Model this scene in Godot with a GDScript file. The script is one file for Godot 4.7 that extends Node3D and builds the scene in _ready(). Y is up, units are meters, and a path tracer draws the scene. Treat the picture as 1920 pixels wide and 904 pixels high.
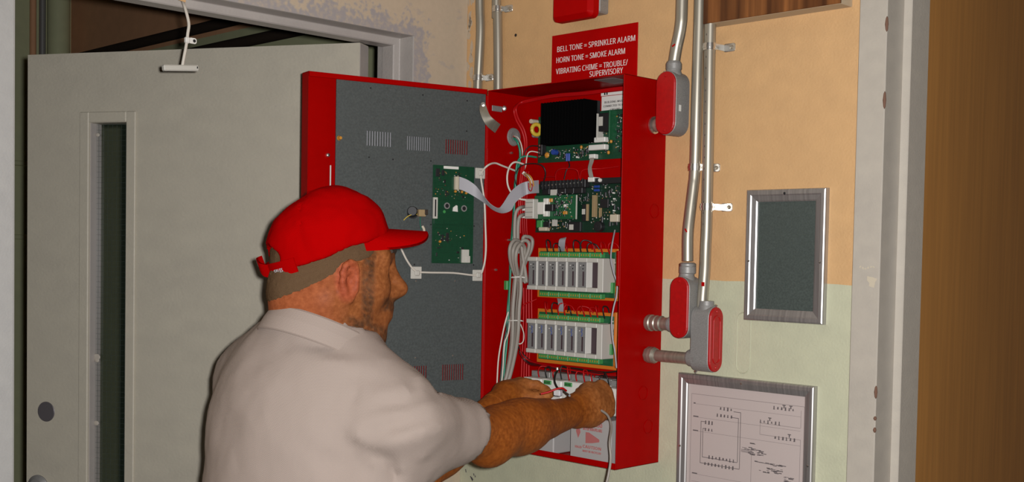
extends Node3D
# A technician at an open red alarm panel beside a doorway. World: x along the panel wall, z out of it, y up, metres.

var M := {}
var TX := {}

func V(x: float, y: float, z: float) -> Vector3:
	return Vector3(x, y, z)

# ---------------------------------------------------------------- mesh builder
class MB:
	var v := PackedVector3Array()
	var n := PackedVector3Array()
	var c := PackedColorArray()
	var uv := PackedVector2Array()
	var col := Color.WHITE

	func vert(p: Vector3, nn: Vector3, t := Vector2.ZERO) -> void:
		v.append(p); n.append(nn); c.append(col); uv.append(t)

	func tri(a: Vector3, b: Vector3, d: Vector3, na: Vector3, nb: Vector3, nd: Vector3, ta := Vector2.ZERO, tb := Vector2.ZERO, td := Vector2.ZERO) -> void:
		if (b - a).cross(d - a).dot(na + nb + nd) > 0.0:
			vert(a, na, ta); vert(d, nd, td); vert(b, nb, tb)
		else:
			vert(a, na, ta); vert(b, nb, tb); vert(d, nd, td)

	func quad(a: Vector3, b: Vector3, d: Vector3, e: Vector3, nn: Vector3) -> void:
		tri(a, b, d, nn, nn, nn, Vector2(0, 1), Vector2(1, 1), Vector2(1, 0))
		tri(a, d, e, nn, nn, nn, Vector2(0, 1), Vector2(1, 0), Vector2(0, 0))

	# a box with chamfered edges
	func box(at: Vector3, s: Vector3, bev := -1.0, b := Basis.IDENTITY) -> void:
		var h := s * 0.5
		var k: float = bev if bev >= 0.0 else minf(0.0015, minf(s.x, minf(s.y, s.z)) * 0.22)
		var ax := [b.x, b.y, b.z]
		for i in 3:
			var j := (i + 1) % 3
			var l := (i + 2) % 3
			for sg in [-1.0, 1.0]:
				var o: Vector3 = at + ax[i] * (sg * h[i])
				var u: Vector3 = ax[j] * (h[j] - k)
				var w: Vector3 = ax[l] * (h[l] - k)
				quad(o - u - w, o + u - w, o + u + w, o - u + w, ax[i] * sg)
			if k <= 0.0:
				continue
			for s1 in [-1.0, 1.0]:
				for s2 in [-1.0, 1.0]:
					var e: Vector3 = ax[i] * (h[i] - k)
					var p1: Vector3 = at + ax[j] * (s1 * h[j]) + ax[l] * (s2 * (h[l] - k))
					var p2: Vector3 = at + ax[j] * (s1 * (h[j] - k)) + ax[l] * (s2 * h[l])
					quad(p1 - e, p1 + e, p2 + e, p2 - e, (ax[j] * s1 + ax[l] * s2).normalized())
		if k > 0.0:
			for sx in [-1.0, 1.0]:
				for sy in [-1.0, 1.0]:
					for sz in [-1.0, 1.0]:
						var nn: Vector3 = (ax[0] * sx + ax[1] * sy + ax[2] * sz).normalized()
						var g: Vector3 = at + ax[0] * (sx * (h.x - k)) + ax[1] * (sy * (h.y - k)) + ax[2] * (sz * (h.z - k))
						tri(g + ax[0] * (sx * k), g + ax[1] * (sy * k), g + ax[2] * (sz * k), nn, nn, nn)

	static func smooth(pts: Array, sub: int) -> PackedVector3Array:
		var o := PackedVector3Array()
		var m := pts.size()
		for i in m - 1:
			var a: Vector3 = pts[maxi(i - 1, 0)]
			var b: Vector3 = pts[i]
			var d: Vector3 = pts[i + 1]
			var e: Vector3 = pts[mini(i + 2, m - 1)]
			for k in sub:
				var t := float(k) / sub
				o.append(0.5 * (2.0 * b + (d - a) * t + (2.0 * a - 5.0 * b + 4.0 * d - e) * t * t + (3.0 * b - a - 3.0 * d + e) * t * t * t))
		o.append(pts[m - 1])
		return o

	# a round tube through the points; r may be one radius or one for each end
	func tube(pts: Array, r: float, sides := 8, sub := 4, r2 := -1.0) -> void:
		var p := smooth(pts, sub) if pts.size() > 2 else PackedVector3Array(pts)
		var m := p.size()
		var t0 := (p[1] - p[0]).normalized()
		var u := t0.cross(Vector3.UP if absf(t0.y) < 0.9 else Vector3.RIGHT).normalized()
		var rings := []
		for i in m:
			var t := (p[mini(i + 1, m - 1)] - p[maxi(i - 1, 0)]).normalized()
			u = (u - t * u.dot(t)).normalized()
			var w := t.cross(u)
			var ring := PackedVector3Array()
			for k in sides:
				var a := TAU * k / sides
				ring.append(u * cos(a) + w * sin(a))
			rings.append(ring)
		for i in m - 1:
			var ra: float = r if r2 < 0.0 else lerpf(r, r2, float(i) / (m - 1))
			var rb: float = r if r2 < 0.0 else lerpf(r, r2, float(i + 1) / (m - 1))
			for k in sides:
				var q := (k + 1) % sides
				var A: Vector3 = rings[i][k]; var B: Vector3 = rings[i][q]
				var C: Vector3 = rings[i + 1][k]; var D: Vector3 = rings[i + 1][q]
				tri(p[i] + A * ra, p[i] + B * ra, p[i + 1] + D * rb, A, B, D)
				tri(p[i] + A * ra, p[i + 1] + D * rb, p[i + 1] + C * rb, A, D, C)
		for en in [0, m - 1]:
			var t := (p[0] - p[1]).normalized() if en == 0 else (p[m - 1] - p[m - 2]).normalized()
			var rr: float = r if r2 < 0.0 or en == 0 else r2
			for k in sides:
				tri(p[en], p[en] + rings[en][k] * rr, p[en] + rings[en][(k + 1) % sides] * rr, t, t, t)

	# turned shape: profile of Vector2(radius, height along ax), hard edges
	func lathe(at: Vector3, ax: Vector3, prof: Array, sides := 24) -> void:
		ax = ax.normalized()
		var u := ax.cross(Vector3.UP if absf(ax.y) < 0.9 else Vector3.RIGHT).normalized()
		var w := ax.cross(u)
		for i in prof.size() - 1:
			var a: Vector2 = prof[i]
			var b: Vector2 = prof[i + 1]
			var dn := Vector2(b.y - a.y, -(b.x - a.x)).normalized()
			for k in sides:
				var f0 := TAU * k / sides
				var f1 := TAU * (k + 1) / sides
				var d0 := u * cos(f0) + w * sin(f0)
				var d1 := u * cos(f1) + w * sin(f1)
				var n0 := d0 * dn.x + ax * dn.y
				var n1 := d1 * dn.x + ax * dn.y
				var p00 := at + d0 * a.x + ax * a.y
				var p01 := at + d1 * a.x + ax * a.y
				var p10 := at + d0 * b.x + ax * b.y
				var p11 := at + d1 * b.x + ax * b.y
				if a.x > 1e-6:
					tri(p00, p01, p11, n0, n1, n1)
				if b.x > 1e-6:
					tri(p00, p11, p10, n0, n1, n0)

	# an outline in the plane (ux, uy) at `at`, pushed `dep` along their normal, edge chamfered by k
	func prism(poly: PackedVector2Array, at: Vector3, ux: Vector3, uy: Vector3, dep: float, k := 0.0) -> void:
		var nz := ux.cross(uy).normalized()
		var m := poly.size()
		var area := 0.0
		for i in m:
			area += poly[i].cross(poly[(i + 1) % m])
		if area < 0.0:
			poly.reverse()
		var inner := poly
		if k > 0.0:
			inner = PackedVector2Array()
			for i in m:
				var e0 := (poly[i] - poly[(i + m - 1) % m]).normalized()
				var e1 := (poly[(i + 1) % m] - poly[i]).normalized()
				var nn := (Vector2(-e0.y, e0.x) + Vector2(-e1.y, e1.x)).normalized()
				inner.append(poly[i] + nn * k)
		var at3 := func(q: Vector2, z: float) -> Vector3: return at + ux * q.x + uy * q.y + nz * z
		var idx := Geometry2D.triangulate_polygon(inner)
		for i in range(0, idx.size(), 3):
			tri(at3.call(inner[idx[i]], dep), at3.call(inner[idx[i + 1]], dep), at3.call(inner[idx[i + 2]], dep), nz, nz, nz)
			tri(at3.call(inner[idx[i]], 0.0), at3.call(inner[idx[i + 1]], 0.0), at3.call(inner[idx[i + 2]], 0.0), -nz, -nz, -nz)
		for i in m:
			var j := (i + 1) % m
			var e := (poly[j] - poly[i]).normalized()
			var sn := ux * e.y - uy * e.x
			quad(at3.call(poly[i], 0.0), at3.call(poly[j], 0.0), at3.call(poly[j], dep - k), at3.call(poly[i], dep - k), sn)
			if k > 0.0:
				quad(at3.call(poly[i], dep - k), at3.call(poly[j], dep - k), at3.call(inner[j], dep), at3.call(inner[i], dep), (sn + nz).normalized())

	func ball(at: Vector3, r: Vector3, b := Basis.IDENTITY, seg := 14, half := 1.0) -> void:
		var rows := int(seg * 0.6)
		var f := func(i: int, k: int) -> Vector3:
			var th := PI * half * i / rows
			var ph := TAU * k / seg
			return Vector3(sin(th) * cos(ph), cos(th), sin(th) * sin(ph))
		for i in rows:
			for k in seg:
				var q := [f.call(i, k), f.call(i, k + 1), f.call(i + 1, k + 1), f.call(i + 1, k)]
				var pp := []
				var nn := []
				for s in q:
					pp.append(at + b * (s * r))
					nn.append((b * (s / r)).normalized())
				if i > 0:
					tri(pp[0], pp[1], pp[2], nn[0], nn[1], nn[2])
				tri(pp[0], pp[2], pp[3], nn[0], nn[2], nn[3])

	# flat strap along points; wide holds the half-width vector at each
	func ribbon(pts: Array, wide: Array, th: float, sub := 5) -> void:
		var p := smooth(pts, sub)
		var w := smooth(wide, sub)
		var m := p.size()
		var top := []
		for i in m:
			var t := (p[mini(i + 1, m - 1)] - p[maxi(i - 1, 0)]).normalized()
			top.append(t.cross(w[i]).normalized())
		for i in m - 1:
			for s in [-1.0, 1.0]:
				var na: Vector3 = top[i] * s
				var nb: Vector3 = top[i + 1] * s
				var a := p[i] - w[i] + na * th * 0.5; var b := p[i] + w[i] + na * th * 0.5
				var d := p[i + 1] + w[i + 1] + nb * th * 0.5; var e := p[i + 1] - w[i + 1] + nb * th * 0.5
				tri(a, b, d, na, na, nb)
				tri(a, d, e, na, nb, nb)
				var ws: Vector3 = w[i].normalized() * s
				var g: Vector3 = p[i] + w[i] * s; var h: Vector3 = p[i + 1] + w[i + 1] * s
				quad(g - top[i] * th * 0.5, g + top[i] * th * 0.5, h + top[i + 1] * th * 0.5, h - top[i + 1] * th * 0.5, ws)
		for en in [0, m - 1]:
			var t := (p[0] - p[1]).normalized() if en == 0 else (p[m - 1] - p[m - 2]).normalized()
			quad(p[en] - w[en] - top[en] * th * 0.5, p[en] + w[en] - top[en] * th * 0.5, p[en] + w[en] + top[en] * th * 0.5, p[en] - w[en] + top[en] * th * 0.5, t)

	func base() -> Vector3:
		var b := AABB(v[0], Vector3.ZERO)
		for p in v:
			b = b.expand(p)
		return Vector3(b.get_center().x, b.position.y, b.get_center().z)

	func mesh(off: Vector3) -> ArrayMesh:
		var arr := []
		arr.resize(Mesh.ARRAY_MAX)
		var q := v.duplicate()
		for i in q.size():
			q[i] -= off
		arr[Mesh.ARRAY_VERTEX] = q
		arr[Mesh.ARRAY_NORMAL] = n
		arr[Mesh.ARRAY_COLOR] = c
		arr[Mesh.ARRAY_TEX_UV] = uv
		var m := ArrayMesh.new()
		m.add_surface_from_arrays(Mesh.PRIMITIVE_TRIANGLES, arr)
		return m

# ---------------------------------------------------------------- scene tree helpers
var taken := {}
func numbered(called: String) -> String:
	var k: int = taken.get(called, 0)
	taken[called] = k + 1
	return called if k == 0 else "%s_%03d" % [called, k]

func tag(o: Node, label: String, category: String, group := "") -> void:
	o.set_meta("label", label)
	o.set_meta("category", category)
	if group:
		o.set_meta("group", group)

func thing(called: String, label: String, category: String, at: Vector3, group := "") -> Node3D:
	var o := Node3D.new()
	o.name = numbered(called)
	add_child(o, true)
	o.position = at
	tag(o, label, category, group)
	return o

# the world place of a node's origin (nothing here is turned)
func org(o: Node) -> Vector3:
	var p := Vector3.ZERO
	while o is Node3D and o != self:
		p += o.position
		o = o.get_parent()
	return p

# one named mesh; its corners are given in the world and kept relative to its own place
func obj(called: String, mb: MB, m: Material, parent: Node = self, label := "", stuff := false) -> MeshInstance3D:
	var o := MeshInstance3D.new()
	var b := mb.base()
	o.mesh = mb.mesh(b)
	o.mesh.surface_set_material(0, m)
	o.name = numbered(called) if parent == self else called
	parent.add_child(o, true)
	o.position = b - (org(parent) if parent != self else Vector3.ZERO)
	if label:
		o.set_meta("label", label)
	if stuff:
		o.set_meta("kind", "stuff")
	return o

func solo(called: String, mb: MB, m: Material, label: String, category: String, group := "") -> MeshInstance3D:
	var o := obj(called, mb, m)
	tag(o, label, category, group)
	return o

func struct(called: String, mb: MB, m: Material) -> MeshInstance3D:
	var o := obj(called, mb, m)
	o.set_meta("kind", "structure")
	return o

func bx(at: Vector3, s: Vector3, bev := -1.0, b := Basis.IDENTITY) -> MB:
	var mb := MB.new()
	mb.box(at, s, bev, b)
	return mb

func tb(pts: Array, r: float, sides := 8, sub := 4) -> MB:
	var mb := MB.new()
	mb.tube(pts, r, sides, sub)
	return mb

func lt(at: Vector3, ax: Vector3, prof: Array, sides := 24) -> MB:
	var mb := MB.new()
	mb.lathe(at, ax, prof, sides)
	return mb

func pill(w: float, h: float, seg := 10) -> PackedVector2Array:
	var o := PackedVector2Array()
	var r := w * 0.5
	for i in seg + 1:
		var a := PI * i / seg
		o.append(Vector2(cos(a) * r, h * 0.5 - r + sin(a) * r))
	for i in seg + 1:
		var a := PI + PI * i / seg
		o.append(Vector2(cos(a) * r, -h * 0.5 + r + sin(a) * r))
	return o

func roundrect(w: float, h: float, r: float, seg := 4) -> PackedVector2Array:
	var o := PackedVector2Array()
	for q in 4:
		var cx := (w * 0.5 - r) * (1.0 if q == 0 or q == 3 else -1.0)
		var cy := (h * 0.5 - r) * (1.0 if q < 2 else -1.0)
		for i in seg + 1:
			var a := PI * 0.5 * (q + float(i) / seg)
			o.append(Vector2(cx + cos(a) * r, cy + sin(a) * r))
	return o

# raised or printed lettering fitted to a width and a cap height; at is its lower left corner
func letters(text: String, parent: Node, at: Vector3, right: Vector3, up: Vector3, w: float, h: float, m: Material, called := "lettering", bold := 500, dep := 0.0006) -> void:
	var f := SystemFont.new()
	f.font_names = PackedStringArray(["Droid Sans"])
	f.font_weight = bold
	var tm := TextMesh.new()
	tm.text = text
	tm.font = f
	tm.font_size = 40
	tm.pixel_size = 0.01
	tm.depth = 0.01
	tm.curve_step = 2.0
	tm.horizontal_alignment = HORIZONTAL_ALIGNMENT_LEFT
	var arr := tm.get_mesh_arrays()
	var vs: PackedVector3Array = arr[Mesh.ARRAY_VERTEX]
	var ns: PackedVector3Array = arr[Mesh.ARRAY_NORMAL]
	var id: PackedInt32Array = arr[Mesh.ARRAY_INDEX]
	var bb := AABB(vs[0], Vector3.ZERO)
	for p in vs:
		bb = bb.expand(p)
	var nz := right.cross(up).normalized()
	var mb := MB.new()
	var P := PackedVector3Array()
	var N := PackedVector3Array()
	for i in vs.size():
		var q := (vs[i] - bb.position) / bb.size
		P.append(at + right * (q.x * w) + up * (q.y * h) + nz * (q.z * dep))
		N.append((right * ns[i].x + up * ns[i].y + nz * ns[i].z).normalized())
	for i in range(0, id.size(), 3):
		mb.tri(P[id[i]], P[id[i + 1]], P[id[i + 2]], N[id[i]], N[id[i + 1]], N[id[i + 2]])
	obj(called, mb, m, parent)

# ---------------------------------------------------------------- textures and materials
func tex(img: Image) -> ImageTexture:
	return ImageTexture.create_from_image(img)

func noise_img(size: int, freq: float, octaves: int, sd: int, lo: Color, hi: Color, sx := 1.0, sy := 1.0) -> Image:
	var f := FastNoiseLite.new()
	f.seed = sd
	f.noise_type = FastNoiseLite.TYPE_SIMPLEX_SMOOTH
	f.frequency = freq
	f.fractal_octaves = octaves
	var img := Image.create(size, size, false, Image.FORMAT_RGB8)
	for y in size:
		for x in size:
			# wrap by blending the two ends so that repeats join
			var u := float(x) / size
			var w := float(y) / size
			var a := f.get_noise_3d(cos(u * TAU) * size / TAU * sx, sin(u * TAU) * size / TAU * sx, y * sy) * (1.0 - w) + f.get_noise_3d(cos(u * TAU) * size / TAU * sx, sin(u * TAU) * size / TAU * sx, (y - size) * sy) * w
			img.set_pixel(x, y, lo.lerp(hi, clampf(a * 0.9 + 0.5, 0.0, 1.0)))
	return img

func mat(c: Color, rough := 0.6, metal := 0.0, spec := 0.5) -> StandardMaterial3D:
	var m := StandardMaterial3D.new()
	m.albedo_color = c
	m.roughness = rough
	m.metallic = metal
	m.metallic_specular = spec
	m.cull_mode = BaseMaterial3D.CULL_DISABLED
	return m

func lin(r: float, g: float, b: float) -> Color:
	return Color(r, g, b).linear_to_srgb()

# lays a mottle (multiplied colour) and a fine relief over a plain material, in world space
func rough_up(m: StandardMaterial3D, mottle: String, scale: float, relief := "", strength := 0.3, relief_scale := 30.0) -> StandardMaterial3D:
	m.uv1_triplanar = true
	m.uv1_world_triplanar = true
	m.uv1_scale = Vector3.ONE * scale
	if mottle:
		m.albedo_texture = TX[mottle]
	if relief:
		m.normal_enabled = true
		m.normal_texture = TX[relief]
		m.normal_scale = strength
	return m

func make_materials() -> void:
	var g := noise_img(256, 0.05, 4, 3, Color(0.9, 0.9, 0.9), Color(1, 1, 1))
	TX.soft = tex(g)
	TX.speck = tex(noise_img(256, 0.25, 3, 11, Color(0.8, 0.8, 0.8), Color(1, 1, 1)))
	var s := noise_img(256, 0.3, 3, 5, Color(0, 0, 0), Color(1, 1, 1))
	s.bump_map_to_normal_map(2.0)
	TX.orange_peel = tex(s)
	TX.skin = tex(noise_img(256, 0.06, 5, 21, Color(0.72, 0.66, 0.62), Color(1, 1, 1)))
	TX.wood = tex(noise_img(256, 0.035, 4, 31, Color(0.42, 0.36, 0.3), Color(1, 1, 1), 1.0, 0.04))
	TX.wood_soft = tex(noise_img(256, 0.08, 4, 33, Color(0.9, 0.89, 0.88), Color(1, 1, 1), 1.0, 0.06))
	TX.paint = tex(noise_img(256, 0.03, 4, 13, Color(0.955, 0.955, 0.96), Color(1, 1, 1)))
	TX.brush = tex(noise_img(256, 0.12, 3, 41, Color(0.8, 0.8, 0.8), Color(1, 1, 1), 1.0, 0.03))
	var wv := Image.create(64, 64, false, Image.FORMAT_RGB8)
	for y in 64:
		for x in 64:
			var k := 0.5 + 0.25 * sin(x * TAU / 8.0 + (PI if (y / 4) % 2 else 0.0)) + 0.25 * sin(y * TAU / 4.0)
			wv.set_pixel(x, y, Color(k, k, k))
	wv.bump_map_to_normal_map(3.0)
	TX.weave = tex(wv)
	# etched tracks and drill holes of a circuit board
	var rng := RandomNumberGenerator.new()
	rng.seed = 77
	var pc := Image.create(512, 512, false, Image.FORMAT_RGB8)
	pc.fill(Color(0.8, 0.8, 0.8))
	for i in 420:
		var a := Vector2i(rng.randi_range(0, 500), rng.randi_range(0, 500))
		var l := rng.randi_range(10, 90)
		var hz := rng.randf() < 0.5
		var k := rng.randf_range(0.6, 1.0)
		pc.fill_rect(Rect2i(a, Vector2i(l, 2) if hz else Vector2i(2, l)), Color(k, k, k))
	for i in 500:
		pc.fill_rect(Rect2i(Vector2i(rng.randi_range(0, 508), rng.randi_range(0, 508)), Vector2i(3, 3)), Color(1, 1, 0.85) if rng.randf() < 0.4 else Color(0.3, 0.35, 0.3))
	TX.pcb = tex(pc)

	M.peach = rough_up(mat(lin(0.65, 0.395, 0.18), 0.55), "paint", 2.5, "orange_peel", 0.12)
	M.green = rough_up(mat(lin(0.545, 0.545, 0.38), 0.5), "paint", 2.5, "orange_peel", 0.12)
	M.plaster = rough_up(mat(lin(0.53, 0.43, 0.31), 0.7), "paint", 2.0, "orange_peel", 0.2)
	M.primer = rough_up(mat(lin(0.36, 0.33, 0.32), 0.7), "speck", 3.0)
	M.core = mat(lin(0.45, 0.42, 0.38), 0.9)
	M.trim = rough_up(mat(lin(0.48, 0.435, 0.363), 0.35), "paint", 3.0, "orange_peel", 0.08)
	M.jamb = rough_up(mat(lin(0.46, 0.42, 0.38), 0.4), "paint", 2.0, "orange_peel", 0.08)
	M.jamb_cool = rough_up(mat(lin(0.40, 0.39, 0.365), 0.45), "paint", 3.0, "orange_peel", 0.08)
	M.door = rough_up(mat(lin(0.54, 0.495, 0.392), 0.5), "paint", 2.0, "orange_peel", 0.1)
	M.door_edge = mat(lin(0.2, 0.19, 0.17), 0.7)
	M.brown_door = rough_up(mat(lin(0.76, 0.345, 0.075), 0.7), "wood_soft", 1.6)
	M.floor = rough_up(mat(lin(0.22, 0.19, 0.16), 0.5), "speck", 2.0)
	M.ceiling = rough_up(mat(lin(0.6, 0.58, 0.53), 0.9), "speck", 2.0)
	M.hall_peach = rough_up(mat(lin(0.80, 0.42, 0.22), 0.7), "paint", 1.5)
	M.hall_green = rough_up(mat(lin(0.60, 0.62, 0.36), 0.7), "paint", 1.5)
	M.red = rough_up(mat(lin(0.36, 0.0006, 0.0003), 0.36, 0.0, 0.16), "paint", 4.0, "orange_peel", 0.06)
	M.red_matte = rough_up(mat(lin(0.42, 0.001, 0.001), 0.5, 0.0, 0.15), "paint", 5.0)
	M.red_cover = rough_up(mat(lin(0.44, 0.002, 0.003), 0.4), "soft", 8.0)
	M.grey_plate = rough_up(mat(lin(0.088, 0.100, 0.096), 0.5), "speck", 3.0, "orange_peel", 0.1)
	M.galv = rough_up(mat(lin(0.52, 0.48, 0.39), 0.42, 0.75), "brush", 4.0)
	M.cast = rough_up(mat(lin(0.34, 0.33, 0.31), 0.5, 0.25), "speck", 8.0)
	M.zinc = mat(lin(0.75, 0.73, 0.68), 0.25, 0.95)
	M.alu = rough_up(mat(lin(0.52, 0.50, 0.48), 0.38, 0.75), "brush", 5.0)
	M.dark_sheet = rough_up(mat(lin(0.075, 0.095, 0.085), 0.45), "speck", 4.0)
	M.wood = rough_up(mat(lin(0.30, 0.11, 0.028), 0.4), "wood", 4.0)
	M.wood_edge = mat(lin(0.5, 0.40, 0.27), 0.6)
	M.white = mat(lin(0.52, 0.50, 0.44), 0.5)
	M.white_bright = mat(lin(0.72, 0.70, 0.64), 0.45)
	M.off_white = mat(lin(0.55, 0.48, 0.36), 0.5)
	M.ink_white = mat(lin(0.72, 0.70, 0.66), 0.6)
	M.black = mat(lin(0.012, 0.012, 0.013), 0.5)
	M.black_matte = mat(lin(0.0025, 0.0025, 0.0025), 0.9, 0.0, 0.1)
	M.pcb = rough_up(mat(lin(0.012, 0.085, 0.038), 0.35), "pcb", 9.0)
	M.pcb_dark = rough_up(mat(lin(0.012, 0.05, 0.026), 0.35), "pcb", 9.0)
	M.pcb_bright = rough_up(mat(lin(0.02, 0.16, 0.06), 0.35), "pcb", 9.0)
	M.green_plug = mat(lin(0.05, 0.27, 0.07), 0.45)
	M.orange = mat(lin(0.62, 0.17, 0.015), 0.5)
	M.grey_face = rough_up(mat(lin(0.26, 0.255, 0.245), 0.45), "speck", 12.0)
	M.module_dark = mat(lin(0.05, 0.03, 0.035), 0.6)
	M.grey_cable = mat(lin(0.30, 0.27, 0.23), 0.5)
	M.ribbon = mat(lin(0.36, 0.35, 0.37), 0.45)
	M.white_wire = mat(lin(0.62, 0.57, 0.49), 0.4)
	M.red_wire = mat(lin(0.40, 0.004, 0.005), 0.35, 0.0, 0.3)
	M.dark_red_wire = mat(lin(0.12, 0.003, 0.004), 0.35, 0.0, 0.3)
	M.green_wire = mat(lin(0.01, 0.22, 0.13), 0.35)
	M.black_wire = mat(lin(0.012, 0.011, 0.01), 0.4)
	M.yellow = mat(lin(0.6, 0.42, 0.04), 0.4)
	M.blue = mat(lin(0.02, 0.06, 0.3), 0.35)
	M.amber = mat(lin(0.55, 0.24, 0.03), 0.4)
	M.paper = mat(lin(0.50, 0.42, 0.39), 0.7)
	M.ink = mat(lin(0.06, 0.05, 0.05), 0.7)
	M.red_ink = mat(lin(0.42, 0.13, 0.12), 0.7)
	M.battery = mat(lin(0.38, 0.36, 0.34), 0.6)
	M.comp = mat(Color.WHITE, 0.4)
	M.comp.vertex_color_use_as_albedo = true
	M.chip_brown = mat(lin(0.34, 0.24, 0.12), 0.8)
	M.nick = mat(lin(0.16, 0.08, 0.05), 0.8)
	M.dark_brown = mat(lin(0.035, 0.022, 0.014), 0.7)
	M.glass = mat(Color(0.3, 0.4, 0.36, 0.05), 0.03)
	M.glass.transparency = BaseMaterial3D.TRANSPARENCY_ALPHA
	M.flash = mat(Color.WHITE, 0.5)
	M.flash.emission_enabled = true
	M.flash.emission = Color(1, 1, 1)
	M.flash.emission_energy_multiplier = 2.0
	M.cap = rough_up(mat(lin(0.34, 0.0006, 0.0009), 0.9, 0.0, 0.06), "", 6.0, "weave", 0.3)
	M.cap.uv1_scale = Vector3.ONE * 40.0
	M.shirt = rough_up(mat(lin(0.32, 0.256, 0.216), 0.9), "", 3.0, "weave", 0.25)
	M.shirt.uv1_scale = Vector3.ONE * 38.0
	M.jeans = rough_up(mat(lin(0.03, 0.04, 0.08), 0.9), "speck", 6.0)
	M.skin = rough_up(mat(Color.WHITE, 0.55, 0.0, 0.22), "skin", 7.0, "orange_peel", 0.25)
	M.skin.vertex_color_use_as_albedo = true
	M.hair = rough_up(mat(lin(0.135, 0.08, 0.042), 0.85, 0.0, 0.1), "speck", 14.0, "orange_peel", 1.0)
	M.beard = rough_up(mat(lin(0.30, 0.22, 0.17), 0.8), "speck", 14.0, "orange_peel", 1.0)
	M.eye = mat(lin(0.4, 0.36, 0.32), 0.2)

func _ready() -> void:
	# camera: seen from the hip of the room, a little turned down and rolled, lens shifted (the picture is a crop)
	var cam := Camera3D.new()
	cam.name = "camera"
	add_child(cam, true)
	cam.position = V(2.032,1.58,1.8591)
	cam.rotation = Vector3(-0.03685, 0.7872, 0.01823)
	cam.keep_aspect = Camera3D.KEEP_HEIGHT
	var near := 0.05
	cam.set_frustum(near * 904.0 / 2190.0, Vector2(0.0, near * 105.0 / 2190.0), near, 60.0)
	cam.current = true
	var we := WorldEnvironment.new()
	we.name = "environment"
	var env := Environment.new()
	env.background_mode = Environment.BG_COLOR
	env.background_color = Color(0.02, 0.02, 0.02)
	env.tonemap_mode = Environment.TONE_MAPPER_LINEAR
	env.tonemap_exposure = 1.0
	env.sdfgi_enabled = true
	env.ssao_enabled = true
	env.ssil_enabled = true
	we.environment = env
	add_child(we, true)
	make_materials()
	# the flash of the camera, a little right of and above the lens
	var fwd := -cam.basis.z
	var at := cam.position + cam.basis.x * 0.03 + cam.basis.y * 0.012 - fwd * 0.012
	var fl := thing("camera_flash", "small white flash window of the camera taking the picture", "camera flash", at)
	obj("housing", bx(at - fwd * 0.006, Vector3(0.032, 0.02, 0.008), 0.001, cam.basis), M.black, fl)
	obj("flash_window", bx(at - fwd * 0.001, Vector3(0.024, 0.013, 0.002), 0.0003, cam.basis), M.flash, fl)
	var sp := SpotLight3D.new()
	sp.name = "flash_light"
	fl.add_child(sp, true)
	sp.position = fwd * 0.003
	sp.rotation = cam.rotation
	sp.light_energy = 4.6
	sp.light_color = Color(1.0, 0.995, 1.0)
	sp.spot_angle = 62.0
	sp.spot_angle_attenuation = 0.6
	sp.spot_range = 30.0
	sp.spot_attenuation = 2.0
	sp.light_size = 0.012
	sp.shadow_enabled = true
	build_shell()
	build_left_door()
	build_right_door()
	build_hall()
	build_panel()
	build_boards()
	build_wires()
	build_conduits()
	build_wall_things()
	build_person()

# ---------------------------------------------------------------- the setting
func wavy(x0: float, x1: float, y: float, amp: float, sd: int) -> PackedVector2Array:
	var o := PackedVector2Array()
	var r := RandomNumberGenerator.new()
	r.seed = sd
	for i in 41:
		o.append(Vector2(lerpf(x0, x1, i / 40.0), y + r.randf_range(-amp, amp)))
	return o

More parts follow.
